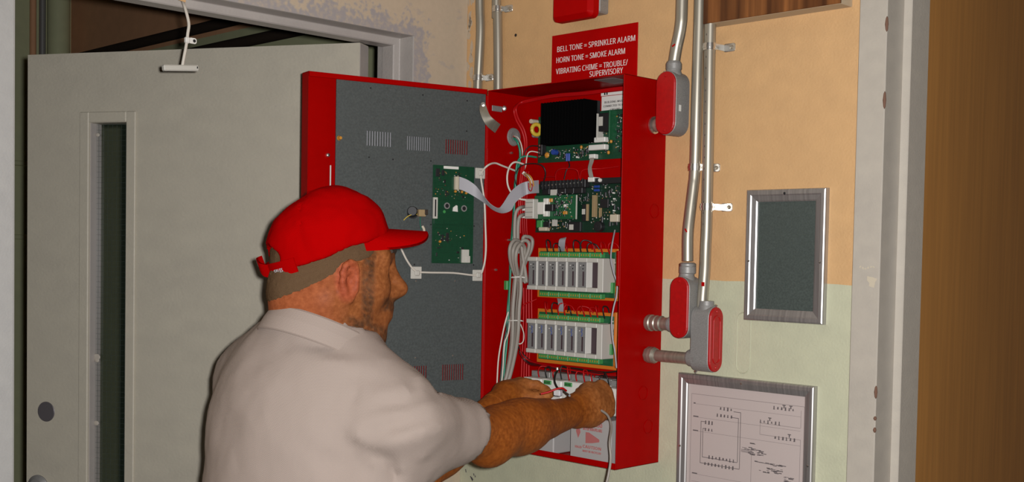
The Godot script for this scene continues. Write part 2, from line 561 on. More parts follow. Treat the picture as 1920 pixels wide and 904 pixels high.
func build_shell() -> void:
	# wall_right carries the panel: peach above, pale green below, meeting in a hand-cut line
	var H := 2.72
	var w := struct("wall_right", bx(V(0.46, H / 2, -0.0625), V(1.2, H, 0.115), 0.0), M.core)
	var line := wavy(-0.02, 1.03, 1.5365, 0.0012, 4)
	var up := line.duplicate()
	up.append(Vector2(1.03, H)); up.append(Vector2(-0.02, H))
	var lo := line.duplicate()
	lo.append(Vector2(1.03, 0.0)); lo.append(Vector2(-0.02, 0.0))
	var mb := MB.new(); mb.prism(up, V(0, 0, -0.005), Vector3.RIGHT, Vector3.UP, 0.005)
	obj("upper_paint", mb, M.peach, w)
	mb = MB.new(); mb.prism(lo, V(0, 0, -0.005), Vector3.RIGHT, Vector3.UP, 0.005)
	obj("lower_paint", mb, M.green, w)
	# torn and bare spots along the corner
	var rng := RandomNumberGenerator.new(); rng.seed = 9
	mb = MB.new()
	for k in 12:
		var poly := PackedVector2Array()
		var c := Vector2(rng.randf_range(0.004, 0.02), 2.18 - k * 0.02 + rng.randf_range(-0.01, 0.01))
		for i in 9:
			var a := TAU * i / 9
			poly.append(c + Vector2(cos(a) * rng.randf_range(0.003, 0.009), sin(a) * rng.randf_range(0.006, 0.02)))
		mb.prism(poly, V(0, 0, 0), Vector3.RIGHT, Vector3.UP, 0.0005)
	obj("bare_plaster_spot", mb, M.plaster, w, "bare plaster spots in the corner", true)
	obj("drill_hole", lt(V(0.1631,2.0698,0.0003), Vector3.BACK, [Vector2(0.0, 0.0), Vector2(0.0035, 0.0), Vector2(0.0035, 0.0004), Vector2(0.0, 0.0004)], 12), M.black, w, "small dark drill hole")
	mb = MB.new()
	for q in [[V(0.0221,1.071,0.0004), V(0.0242,1.0637,0.0004)], [V(0.0391,1.057,0.0004), V(0.0467,1.0469,0.0004)], [V(0.0428,1.0551,0.0004), V(0.0485,1.0496,0.0004)], [V(0.0499,1.0649,0.0004), V(0.0519,1.0602,0.0004)], [V(0.0555,1.0607,0.0004), V(0.0556,1.057,0.0004)]]:
		mb.tube(q, 0.0012, 5)
	obj("pencil_mark", mb, M.ink, w, "short dark scuff marks", true)
	# the ghost of an old fitting, slightly glossier outline
	mb = MB.new()
	var ring := []
	for q in pill(0.03, 0.115, 8):
		ring.append(V(0.786,1.4206,0.0003) + V(q.x, q.y, 0))
	ring.append(ring[0])
	mb.tube(ring, 0.001, 4, 1)
	obj("paint_ridge", mb, M.green, w, "oval ridge in the paint left by an old fitting")

	struct("wall_right_header", bx(V(1.55, 2.6, -0.06), V(0.98, 0.24, 0.12), 0.0), M.core)
	struct("wall_right_side", bx(V(2.7, H / 2, -0.06), V(1.2, H, 0.12), 0.0), M.peach)
	# wall_left with the doorway (z 0.217 to 1.046)
	struct("wall_left", bx(V(-0.06, H / 2, 0.03), V(0.12, H, 0.18), 0.0), M.plaster)
	struct("wall_left_header", bx(V(-0.06, 2.41, 0.61), V(0.12, 0.62, 0.98), 0.0), M.plaster)
	struct("wall_left_side", bx(V(-0.06, H / 2, 2.43), V(0.12, H, 2.7), 0.0), M.plaster)
	struct("wall_back", bx(V(1.5, H / 2, 3.8), V(3.4, H, 0.12), 0.0), M.plaster)
	struct("wall_side", bx(V(3.3, H / 2, 1.8), V(0.12, H, 4.0), 0.0), M.plaster)
	struct("floor", bx(V(-0.7, -0.05, 0.8), V(10.0, 0.1, 6.4), 0.0), M.floor)
	struct("ceiling", bx(V(1.6, H + 0.05, 1.8), V(3.6, 0.1, 4.2), 0.0), M.ceiling)
	# the rough plaster round the left doorway, with grey primer brushed unevenly along the frame
	var pm := mat(Color.WHITE, 0.7)
	pm.albedo_texture = tex(smeared())
	pm.normal_enabled = false
	mb = MB.new()
	for q in [[0.0005, 0.1612, 1.0, 2.72], [0.1612, 1.09, 2.0645, 2.72]]:
		var c := [V(0.0028, q[2], q[1]), V(0.0028, q[2], q[0]), V(0.0028, q[3], q[0]), V(0.0028, q[3], q[1])]
		var t := []
		for p in c:
			t.append(Vector2(p.z / 1.1, (2.72 - p.y) / 1.1))
		mb.tri(c[0], c[1], c[2], Vector3.RIGHT, Vector3.RIGHT, Vector3.RIGHT, t[0], t[1], t[2])
		mb.tri(c[0], c[2], c[3], Vector3.RIGHT, Vector3.RIGHT, Vector3.RIGHT, t[0], t[2], t[3])
	obj("skim_coat", mb, pm, get_node("wall_left"), "patchy plaster with grey primer brushed round the door frame")

func smeared() -> Image:
	var S := 480
	var img := Image.create(S, S, false, Image.FORMAT_RGB8)
	var n1 := FastNoiseLite.new(); n1.seed = 5; n1.frequency = 1.0; n1.fractal_octaves = 4
	var base := Color(0.53, 0.43, 0.31)
	var grey := Color(0.33, 0.31, 0.315)
	for y in S:
		for x in S:
			var z := float(x) / S * 1.1
			var yy := 2.72 - float(y) / S * 1.1
			var dz := maxf(0.1615 - z, 0.0)
			var dy := maxf(yy - 2.064, 0.0)
			var d := sqrt(dz * dz + dy * dy)
			var a := n1.get_noise_2d(z * 9.0, yy * 9.0)
			var b := n1.get_noise_2d(z * 60.0 + 7.0, yy * 60.0)
			var c := n1.get_noise_2d(z * 260.0, yy * 260.0)
			var k := smoothstep(0.010, -0.010, d - 0.034 - 0.05 * a - 0.035 * b) * clampf(0.85 + 0.8 * b + 0.5 * c, 0.4, 1.0)
			# a few stray strokes further off
			k = maxf(k, clampf((n1.get_noise_2d(z * 14.0 + 40.0, yy * 30.0) - 0.42) * 2.5, 0.0, 0.4))
			img.set_pixel(x, y, (base * (1.0 + 0.05 * b + 0.03 * c)).lerp(grey, k * 0.9).linear_to_srgb())
	return img

func build_left_door() -> void:
	# trim_1: pressed steel frame of the left doorway (face, rounded nose, return, stop) on both jambs and the head
	var f := Node3D.new(); f.name = "trim_1"; add_child(f, true); f.set_meta("kind", "structure")
	f.position = V(0, 0, 0.6)
	# profile across the jamb: t = distance from the outer edge of the face towards the opening, d = out of the wall (x)
	var prof := PackedVector2Array([Vector2(0, -0.002), Vector2(0.0005, 0.0025), Vector2(0.046, 0.0025), Vector2(0.049, 0.0015), Vector2(0.05, -0.001), Vector2(0.05, -0.0455), Vector2(0.0515, -0.047), Vector2(0.065, -0.0475), Vector2(0.0672, -0.05), Vector2(0.0672, -0.088), Vector2(0.066, -0.09), Vector2(0.058, -0.0905), Vector2(0.058, -0.117), Vector2(0.0, -0.117)])
	var far := PackedVector2Array(); var nearp := PackedVector2Array(); var hd := PackedVector2Array()
	for q in prof:
		far.append(Vector2(q.y, -(0.112 + q.x)))
		nearp.append(Vector2(q.y, -(1.096 - q.x)))
		hd.append(Vector2(q.y, 2.114 - q.x))
	var mb := MB.new(); mb.prism(far, V(0, 0, 0), Vector3.RIGHT, Vector3.FORWARD, 2.064)
	obj("far_jamb", mb, M.jamb, f)
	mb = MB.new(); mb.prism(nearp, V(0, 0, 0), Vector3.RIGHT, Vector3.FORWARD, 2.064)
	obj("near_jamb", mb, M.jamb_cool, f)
	mb = MB.new(); mb.prism(hd, V(0, 0, 0.112), Vector3.RIGHT, Vector3.UP, 0.984)
	obj("head", mb, M.jamb, f)
	# lighter rubbed nose of the far jamb
	# door_1: painted flush door swung away into the hall, with a narrow wired-glass light
	var d := Node3D.new(); d.name = "door_1"; add_child(d, true); d.set_meta("kind", "structure")
	d.position = V(-0.0744,0,0.2537)
	var b := Basis(V(-0.8783,0,0.4781), Vector3.UP, V(-0.8783,0,0.4781).cross(Vector3.UP))
	var nn: Vector3 = V(0.4781,0,0.8783)
	# window hole measured on the leaf: s from the hinge
	var o := V(-0.0744,0,0.2537)
	var s0 := 0.600; var s1 := 0.704; var wt := 1.877; var wb := 0.62; var L := 0.882; var TT := 2.045
	mb = MB.new()
	for r in [[0.0, s0, 0.012, TT], [s1, L, 0.012, TT], [s0, s1, wt, TT], [s0, s1, 0.012, wb]]:
		mb.box(o + b.x * ((r[0] + r[1]) * 0.5) + Vector3.UP * ((r[2] + r[3]) * 0.5) - nn * 0.0225, V(r[1] - r[0], r[3] - r[2], 0.045), 0.0, b)
	obj("leaf", mb, M.door, d)
	obj("hinge_edge", bx(o - b.x * 0.0006 + Vector3.UP * 1.028 - nn * 0.0225, V(0.001, 2.03, 0.044), 0.0, b), M.jamb, d)
	# raised metal surround of the light: four mitred strips
	mb = MB.new()
	var g0 := s0 - 0.026; var g1 := s1 + 0.026; var t0 := wt + 0.026; var b0 := wb - 0.026
	for r in [[g0, s0, b0, t0], [s1, g1, b0, t0], [s0, s1, wt, t0], [s0, s1, b0, wb]]:
		mb.box(o + b.x * ((r[0] + r[1]) * 0.5) + Vector3.UP * ((r[2] + r[3]) * 0.5) + nn * 0.002, V(r[1] - r[0] , r[3] - r[2], 0.006), 0.0022, b)
	obj("window_surround", mb, M.door, d)
	obj("window_reveal", bx(o + b.x * (s1 - 0.0015) + Vector3.UP * ((wt + wb) * 0.5) - nn * 0.022, V(0.003, wt - wb, 0.04), 0.0, b), M.jamb, d)
	obj("glass", bx(o + b.x * ((s0 + s1) * 0.5) + Vector3.UP * ((wt + wb) * 0.5) - nn * 0.024, V(s1 - s0, wt - wb, 0.006), 0.0, b), M.glass, d)
	# wire mesh in the glass
	mb = MB.new()
	var yy := wb + 0.01
	while yy < wt:
		mb.box(o + b.x * ((s0 + s1) * 0.5) + Vector3.UP * yy - nn * 0.024, V(s1 - s0, 0.0004, 0.0004), 0.0, b)
		yy += 0.0127
	for i in 8:
		mb.box(o + b.x * (s0 + 0.0065 + i * 0.0127) + Vector3.UP * ((wt + wb) * 0.5) - nn * 0.024, V(0.0004, wt - wb, 0.0004), 0.0, b)
	obj("glass_wire", mb, M.dark_sheet, d, "wire net inside the glass", true)
	# torn putty at the edge of the glass
	mb = MB.new()
	for q in [[-0.002, 1.31, 0.011], [-0.003, 1.302, 0.007], [-0.002, 1.148, 0.008], [-0.002, 1.85, 0.006]]:
		mb.ball(o + b.x * (s1 + q[0] - 0.006) + Vector3.UP * q[1] - nn * 0.02, V(q[2], q[2] * 0.8, 0.002), b, 8)
	obj("putty_crumb", mb, M.trim, d, "crumbs of torn putty", true)
	obj("cover_disc", lt(V(-0.7993,1.1714,0.6477), nn, [Vector2(0.0, 0.0022), Vector2(0.0235, 0.0022), Vector2(0.0247, 0.001), Vector2(0.0247, 0.0)], 32), mat(lin(0.16, 0.145, 0.15), 0.45, 0.4), d, "round grey metal cover plate")
	obj("lock_rose", lt(V(-0.8191,0.9834,0.6585), nn, [Vector2(0.0, 0.012), Vector2(0.02, 0.01), Vector2(0.03, 0.003), Vector2(0.03, 0.0)], 32), M.cast, d)

func build_right_door() -> void:
	var f := Node3D.new(); f.name = "trim_2"; add_child(f, true); f.set_meta("kind", "structure")
	f.position = V(1.05, 0, -0.06)
	var a := PackedVector2Array([Vector2(1.0124, -0.004), Vector2(1.0124, 0.011), Vector2(1.0142, 0.013), Vector2(1.0624, 0.013), Vector2(1.0642, 0.011), Vector2(1.0642, -0.047), Vector2(1.0765, -0.0485), Vector2(1.078, -0.05), Vector2(1.078, -0.114), Vector2(1.0765, -0.1165), Vector2(1.0124, -0.1165)])
	var m2 := PackedVector2Array(); var c := PackedVector2Array()
	for q in a:
		m2.append(Vector2(q.x, -q.y))
		c.append(Vector2(3.05 - q.x, -q.y))
	var mb: MB
	mb = MB.new()
	mb.prism(_flip(m2), V(0, 2.45, 0), Vector3.RIGHT, Vector3.BACK, 2.45)
	obj("near_jamb", mb, M.trim, f)
	mb = MB.new()
	mb.prism(_flip(c), V(0, 2.45, 0), Vector3.RIGHT, Vector3.BACK, 2.45)
	obj("far_jamb", mb, M.trim, f)
	obj("head", bx(V(1.525, 2.465, -0.052), V(0.92, 0.06, 0.13), 0.002), M.trim, f)
	# chipped paint showing tan filler and dark primer
	var rng := RandomNumberGenerator.new(); rng.seed = 3
	mb = MB.new()
	mb.prism(PackedVector2Array([Vector2(-0.008, 0.009), Vector2(0.001, 0.0075), Vector2(0.0105, 0.005), Vector2(0.007, -0.001), Vector2(0.005, -0.0105), Vector2(-0.0045, -0.008), Vector2(-0.0035, -0.003), Vector2(-0.008, 0.002)]), V(1.0498,1.544,0.0128), Vector3.RIGHT, Vector3.UP, 0.0005)
	for k in 6:
		var poly := PackedVector2Array()
		for i in 6:
			var an := TAU * i / 6
			poly.append(Vector2(cos(an), sin(an)) * rng.randf_range(0.0008, 0.003))
		mb.prism(poly, V(1.028 + 0.005 * k, 1.567 + rng.randf_range(-0.003, 0.002), 0.0128), Vector3.RIGHT, Vector3.UP, 0.0005)
	obj("paint_chip", mb, M.off_white, f, "tan chips where the paint has come off", true)
	mb = MB.new()
	for y in [[1.98, 0.014], [1.355, 0.012], [1.31, 0.004], [1.29, 0.005], [1.19, 0.005], [1.852, 0.016]]:
		mb.ball(V(1.0632, y[0], 0.0115), V(0.0032, y[1], 0.003), Basis.IDENTITY, 7)
	obj("edge_nick", mb, M.nick, f, "dark nicks along the edge", true)
	# door_2: brown door standing open into the next room
	var an := deg_to_rad(-12.0)
	var dd := V(sin(an), 0, -cos(an))
	var b := Basis(dd, Vector3.UP, dd.cross(Vector3.UP))
	struct("door_2", bx(V(1.064, 1.23, -0.125) + dd * 0.6 - b.z * 0.02, V(1.2, 2.44, 0.04), 0.002, b), M.brown_door)
	struct("wall_next_room", bx(V(1.6, 1.36, -2.2), V(3.6, 2.72, 0.1), 0.0), M.plaster)
	struct("wall_next_room_side", bx(V(3.3, 1.36, -1.2), V(0.12, 2.72, 2.2), 0.0), M.plaster)
	struct("wall_next_room_partition", bx(V(0.35, 1.36, -1.2), V(0.1, 2.72, 2.2), 0.0), M.plaster)
	struct("floor_next_room", bx(V(1.8, -0.055, -1.3), V(3.2, 0.1, 2.2), 0.0), M.floor)
	struct("ceiling_next_room", bx(V(1.8, 2.77, -1.2), V(3.2, 0.1, 2.2), 0.0), M.ceiling)

func _flip(p: PackedVector2Array) -> PackedVector2Array:
	var o := PackedVector2Array()
	for q in p:
		o.append(Vector2(q.x, -q.y))
	return o

func build_hall() -> void:
	# the dim hall behind the left doorway
	var H := 3.0
	var w := struct("wall_hall_end", bx(V(-2.2, H / 2, -0.86), V(4.4, H, 0.1), 0.0), M.core)
	obj("upper_paint", bx(V(-2.2, 2.75, -0.805), V(4.3, 0.5, 0.01), 0.0), M.hall_peach, w)
	obj("lower_paint", bx(V(-2.2, 1.25, -0.805), V(4.3, 2.5, 0.01), 0.0), M.hall_green, w)
	w = struct("wall_hall_side", bx(V(-3.95, H / 2, 1.4), V(0.1, H, 4.6), 0.0), M.hall_green)
	for y in [1.99, 1.62]:
		obj("rail", bx(V(-3.885, y, 1.4), V(0.03, 0.025, 4.4), 0.004), M.hall_green, w)
	struct("wall_hall_back", bx(V(-2.0, H / 2, 3.7), V(4.0, H, 0.1), 0.0), M.hall_green)
	struct("ceiling_hall", bx(V(-2.0, H + 0.05, 1.4), V(4.0, 0.1, 4.8), 0.0), M.ceiling)
	solo("ceiling_pipe", tb([V(-3.7, 2.50, -0.68), V(-0.3, 2.50, -0.68)], 0.022, 12), M.dark_brown, "upper of two dark pipes running along the dim hall wall", "pipe")
	solo("ceiling_pipe", tb([V(-3.7, 2.405, -0.68), V(-0.3, 2.405, -0.68)], 0.022, 12), M.dark_brown, "lower of two dark pipes running along the dim hall wall", "pipe")
	solo("riser_pipe", tb([V(-3.800, 0.0, -0.692), V(-3.800, 2.99, -0.692)], 0.055, 20), M.hall_green, "thick green painted riser pipe in the hall corner behind the white door", "pipe")
	solo("riser_pipe", tb([V(-3.820, 0.0, -0.618), V(-3.820, 2.99, -0.618)], 0.016, 20), M.cast, "thin grey riser pipe in the hall behind the top left door corner", "pipe")
	solo("riser_pipe", tb([V(-3.840, 0.0, -0.579), V(-3.840, 2.99, -0.579)], 0.016, 20), M.hall_peach, "thin brown riser pipe in the hall, nearest the left door jamb", "pipe")
	var cb := thing("hall_bench", "dark brown bench in the gap left of the white door", "bench", V(-3.2, 0, 1.9))
	obj("seat", bx(V(-3.3, 0.42, 1.6), V(0.6, 0.06, 1.8), 0.01), M.dark_brown, cb)
	obj("backrest", bx(V(-3.62, 0.72, 1.6), V(0.06, 0.55, 1.8), 0.02), M.dark_brown, cb)
	for z in [0.8, 2.4]:
		obj("leg", bx(V(-3.3, 0.195, z), V(0.5, 0.39, 0.06), 0.005), M.dark_brown, cb)


# ---------------------------------------------------------------- the alarm panel
# a sheet in the plane (b.x, b.y) with a grid of narrow slots left open: rects in (s, y), slots as [s0, s1, y0, y1, count]
func slotted(mb: MB, o: Vector3, b: Basis, th: float, s0: float, s1: float, y0: float, y1: float, groups: Array) -> void:
	var ys := [y0, y1]
	for g in groups:
		ys.append(g[2]); ys.append(g[3])
	ys.sort()
	for i in ys.size() - 1:
		var a: float = ys[i]
		var e: float = ys[i + 1]
		if e - a < 1e-5:
			continue
		var cuts := []
		for g in groups:
			if g[2] <= a + 1e-5 and g[3] >= e - 1e-5:
				var pitch: float = (g[1] - g[0]) / g[4]
				for k in g[4]:
					cuts.append([g[0] + pitch * k + pitch * 0.3, g[0] + pitch * k + pitch * 0.7])
		cuts.sort_custom(func(p, q): return p[0] < q[0])
		var x := s0
		for cu in cuts:
			mb.box(o + b.x * ((x + cu[0]) * 0.5) + Vector3.UP * ((a + e) * 0.5) + b.z * (th * 0.5), V(cu[0] - x, e - a, th), 0.0, b)
			x = cu[1]
		mb.box(o + b.x * ((x + s1) * 0.5) + Vector3.UP * ((a + e) * 0.5) + b.z * (th * 0.5), V(s1 - x, e - a, th), 0.0, b)

func build_panel() -> void:
	var X0 := 0.2155; var X1 := 0.5915; var Y0 := 1.167; var Y1 := 1.9275; var D := 0.133
	var p := thing("alarm_cabinet", "large open red steel fire alarm cabinet on the wall with its door swung left", "alarm cabinet", V((X0 + X1) / 2, Y0, 0))
	var cx := (X0 + X1) / 2; var cy := (Y0 + Y1) / 2; var w := X1 - X0; var h := Y1 - Y0
	var t := 0.0018
	obj("back_plate", bx(V(cx, cy, 0.006), V(w - 2 * t, h - 2 * t, 0.01), 0.0), M.red, p)
	obj("side_plate", bx(V(X0 + t / 2, cy, D / 2), V(t, h, D), 0.0006), M.red, p)
	var sd := obj("side_plate", bx(V(X1 - t / 2, cy, D / 2), V(t, h, D), 0.0006), M.red, p)
	obj("top_plate", bx(V(cx, Y1 - t / 2, D / 2), V(w, t, D), 0.0006), M.red, p)
	obj("bottom_plate", bx(V(cx, Y0 + t / 2, D / 2), V(w, t, D), 0.0006), M.red, p)
	# turned lip along the bottom
	obj("front_lip", bx(V(cx, Y0 + 0.006, D - 0.001), V(w, 0.012, 0.0018), 0.0006), M.red, p)
	# round knock-outs pressed into the right side
	for q in [V(0.592,1.6696,0.0304), V(0.592,1.3107,0.0528), V(0.592,1.2425,0.0352)]:
		var mb := MB.new()
		var ring := []
		for i in 21:
			ring.append(q + V(0, sin(TAU * i / 20.0) * 0.0135, cos(TAU * i / 20.0) * 0.0135))
		mb.tube(ring, 0.0009, 5, 1)
		obj("knockout", mb, M.red, sd)
	# raised hook plate at the right front edge
	obj("door_catch", bx(V(X1 - 0.0035, 1.556, D - 0.004), V(0.006, 0.068, 0.016), 0.001), M.red, p)
	# studs and screws
	for q in [V(0.218,1.7994,0.0646), V(0.218,1.6103,0.068), V(0.218,1.5451,0.1052)]:
		obj("stud", lt(q, Vector3.RIGHT, [Vector2(0, 0.006), Vector2(0.002, 0.006), Vector2(0.003, 0.003), Vector2(0.003, 0)], 10), M.zinc, p)
	var gr := obj("grommet", lt(V(0.2175,1.8349,0.0552), Vector3.RIGHT, [Vector2(0.004, 0.002), Vector2(0.012, 0.004), Vector2(0.0185, 0.003), Vector2(0.02, 0.0)], 24), M.cast, p, "round grey cable hole bushing")
	# braided ground strap from cabinet side to door
	var mb := MB.new()
	var sp := [V(0.2275,1.894,0.159), V(0.2424,1.8732,0.1664), V(0.251,1.8555,0.1587), V(0.2481,1.8445,0.1338)]
	mb.ribbon(sp, [V(0.006, 0.002, -0.002), V(0.009, -0.002, -0.005), V(0.008, 0.005, -0.005), V(0.005, 0.009, -0.003)], 0.0014, 5)
	obj("ground_strap", mb, M.galv, p, "braided silver grounding strap")
	for q in [V(0.2283,1.8929,0.1582), V(0.2185,1.8941,0.087)]:
		obj("strap_bolt", lt(q, V(0.7, 0, 0.7), [Vector2(0, 0.006), Vector2(0.0035, 0.0055), Vector2(0.0035, 0.001), Vector2(0.006, 0.0)], 8), M.zinc, p)
	obj("strap_lug", bx(V(0.2185,1.8909,0.1078), V(0.002, 0.012, 0.03), 0.0005), M.cast, p)
	# white earth notice and strip high on the back plate
	var lb := obj("notice_label", bx(V(0.4699,1.8944,0.0117), V(0.0771,0.03,0.001), 0.0), M.white_bright, p)
	var at: Vector3 = V(0.4359,1.8952,0.0123)
	letters("BUILDING MUST BE", lb, at + V(0.004, -0.0005, 0), Vector3.RIGHT, Vector3.UP, 0.062, 0.0042, M.ink)
	letters("CONNECTED TO EARTH", lb, at + V(0.001, -0.0085, 0), Vector3.RIGHT, Vector3.UP, 0.068, 0.0042, M.ink)
	letters("GROUND", lb, at + V(0.02, -0.0165, 0), Vector3.RIGHT, Vector3.UP, 0.026, 0.0042, M.ink)
	obj("label_strip", bx(V(0.4617,1.9136,0.0117), V(0.0645,0.006,0.001), 0.0), M.white_bright, p)
	var lk: Vector3 = V(0.4397,1.9152,0.0123)
	for i in 2:
		obj("print_mark", bx(lk + V(0.006 * i, 0, 0), V(0.0035, 0.006, 0.0004), 0.0), M.black, lb)
	# the printed silver tag on the top plate
	obj("top_tag", bx(V(0.525, Y1 - t - 0.0006, 0.085), V(0.05, 0.0006, 0.06), 0.0), M.grey_face, p, "grey metal tag under the top plate")
	# ---- the door: a shallow tray hinged at the left edge, swung 103 degrees
	var o := V(0.2155,0,0.134)
	var b := Basis(V(-0.225,0,0.9744), Vector3.UP, V(0.9744,0,0.225))
	var L := 0.405; var F := 0.034
	mb = MB.new()
	mb.box(o + b.x * (L / 2) + V(0, cy, 0) - b.z * (F - 0.001), V(L, h + 0.004, 0.0018), 0.0005, b)
	mb.box(o + b.x * (L - 0.0009) + V(0, cy, 0) - b.z * (F / 2), V(0.0018, h + 0.004, F), 0.0005, b)
	for s in [-1.0, 1.0]:
		mb.box(o + b.x * (L / 2) + V(0, cy + s * (h / 2 + 0.001), 0) - b.z * (F / 2), V(L, 0.0018, F), 0.0005, b)
	mb.box(o + b.x * 0.0009 + V(0, cy, 0) - b.z * (F / 2), V(0.0018, h + 0.004, F), 0.0005, b)
	# turned-in rim along the top and bottom
	for s in [-1.0, 1.0]:
		mb.box(o + b.x * (L / 2) + V(0, cy + s * (h / 2 - 0.0035), 0) - b.z * 0.0009, V(L, 0.009, 0.0018), 0.0005, b)
	var door := obj("door", mb, M.red, p)
	# grey dead-front plate with four groups of slots
	mb = MB.new()
	var gs := []
	var e0: Vector3; var e1: Vector3
	e0 = V(0.1615,1.793,0.35); e1 = V(0.1486,1.8225,0.406)
	gs.append([(e0 - o).dot(b.x), (e1 - o).dot(b.x), e0.y, e1.y, 10])
	e0 = V(0.1817,1.7899,0.2627); e1 = V(0.1691,1.8181,0.3174)
	gs.append([(e0 - o).dot(b.x), (e1 - o).dot(b.x), e0.y, e1.y, 11])
	e0 = V(0.2018,1.7875,0.1757); e1 = V(0.1892,1.8175,0.23)
	gs.append([(e0 - o).dot(b.x), (e1 - o).dot(b.x), e0.y, e1.y, 10])
	e0 = V(0.1816,1.3104,0.263); e1 = V(0.1708,1.3434,0.3097)
	gs.append([(e0 - o).dot(b.x), (e1 - o).dot(b.x), e0.y, e1.y, 9])
	e0 = V(0.2015,1.31,0.1769); e1 = V(0.1894,1.3439,0.2291)
	gs.append([(e0 - o).dot(b.x), (e1 - o).dot(b.x), e0.y, e1.y, 10])
	# the hole for the display board
	slotted(mb, o - b.z * 0.004, b, 0.0015, 0.003, 0.3455, Y0 + 0.006, Y1 - 0.0085, gs)
	var plate := obj("dead_front_plate", mb, M.grey_plate, door, "flat grey inner plate with groups of narrow slots")
	# pale legend sheets behind the two left slot groups
	for k in 2:
		var g: Array = gs[k]
		mb = bx(o + b.x * ((g[0] + g[1]) / 2) + V(0, (g[2] + g[3]) / 2, 0) - b.z * 0.006, V(g[1] - g[0] + 0.006, g[3] - g[2] + 0.008, 0.001), 0.0, b)
		obj("legend_sheet", mb, M.ribbon, door)
	# fold line and rivets on the plate, lock tang on the tray edge
	obj("plate_screw", lt(V(0.137,1.8035,0.4631), b.z, [Vector2(0, 0.008), Vector2(0.003, 0.008), Vector2(0.004, 0.002), Vector2(0.005, 0.0)], 10), M.amber, door, "brass spacer screw")
	obj("catch_screw", lt(V(0.1055,1.7709,0.4682), b.z, [Vector2(0, 0.006), Vector2(0.0035, 0.005), Vector2(0.0045, 0.0)], 12), M.zinc, door)
	obj("door_gasket", bx(o + b.x * 0.3495 + V(0, 1.50, 0) - b.z * 0.018, V(0.002, 0.5, 0.004), 0.0005, b), M.white_bright, door, "white sealing strip")
	for q in [V(0.152,1.9084,0.398), V(0.1786,1.9048,0.2827), V(0.2023,1.9017,0.1802), V(0.2022,1.8377,0.1803), V(0.1517,1.7694,0.3994), V(0.1637,1.7682,0.3472), V(0.1833,1.77,0.2622), V(0.1838,1.6383,0.26), V(0.1755,1.5545,0.2962), V(0.2072,1.6379,0.1587), V(0.2073,1.5549,0.1584)]:
		obj("plate_hole", lt(q, b.z, [Vector2(0, 0.0004), Vector2(0.0016, 0.0004), Vector2(0.0018, 0.0)], 8), M.black, plate)
	for q in [V(0.1765,1.5203,0.292), V(0.1972,1.5206,0.2021), V(0.1768,1.3606,0.2906), V(0.1967,1.3624,0.2043)]:
		obj("plate_rivet", lt(q, b.z, [Vector2(0, 0.0012), Vector2(0.0014, 0.001), Vector2(0.002, 0.0)], 8), M.zinc, plate)
	obj("hinge", tb([o + V(-0.002, Y0 + 0.02, -0.001), o + V(-0.002, Y1 - 0.012, -0.001)], 0.0035, 10), M.red, p)
	for y in [1.79, 1.20]:
		obj("hinge_tab", bx(o + V(0.003, y, 0.0), V(0.004, 0.03, 0.004), 0.0008), M.red, p)

func rb(mb: MB, c: Color, at: Vector3, s: Vector3, b := Basis.IDENTITY) -> void:
	mb.col = c
	mb.box(at, s, -1.0, b)

# many small soldered parts strewn on a board face: o lower left corner, b basis, size of the field
func scatter(parent: Node, o: Vector3, b: Basis, w: float, h: float, count: int, sd: int, big := 1.0) -> void:
	var r := RandomNumberGenerator.new()
	r.seed = sd
	var mb := MB.new()
	var pal := [Color(0.55, 0.53, 0.45), Color(0.012, 0.012, 0.012), Color(0.015, 0.015, 0.015), Color(0.5, 0.22, 0.03), Color(0.35, 0.33, 0.28), Color(0.02, 0.02, 0.02), Color(0.3, 0.2, 0.1), Color(0.45, 0.44, 0.42), Color(0.1, 0.04, 0.02)]
	for i in count:
		var c: Color = pal[r.randi_range(0, pal.size() - 1)]
		var dark := c.r < 0.05
		var s := V(r.randf_range(0.0012, 0.0035), r.randf_range(0.001, 0.003), r.randf_range(0.001, 0.0022)) * big
		if dark:
			s *= 2.0
			if r.randf() < 0.5:
				s = V(s.y, s.x * 1.6, s.z)
		rb(mb, c, o + b.x * r.randf_range(s.x, w - s.x) + b.y * r.randf_range(s.y, h - s.y) + b.z * (s.z * 0.5), s, b)
	obj("small_components", mb, M.comp, parent, "small soldered components", true)

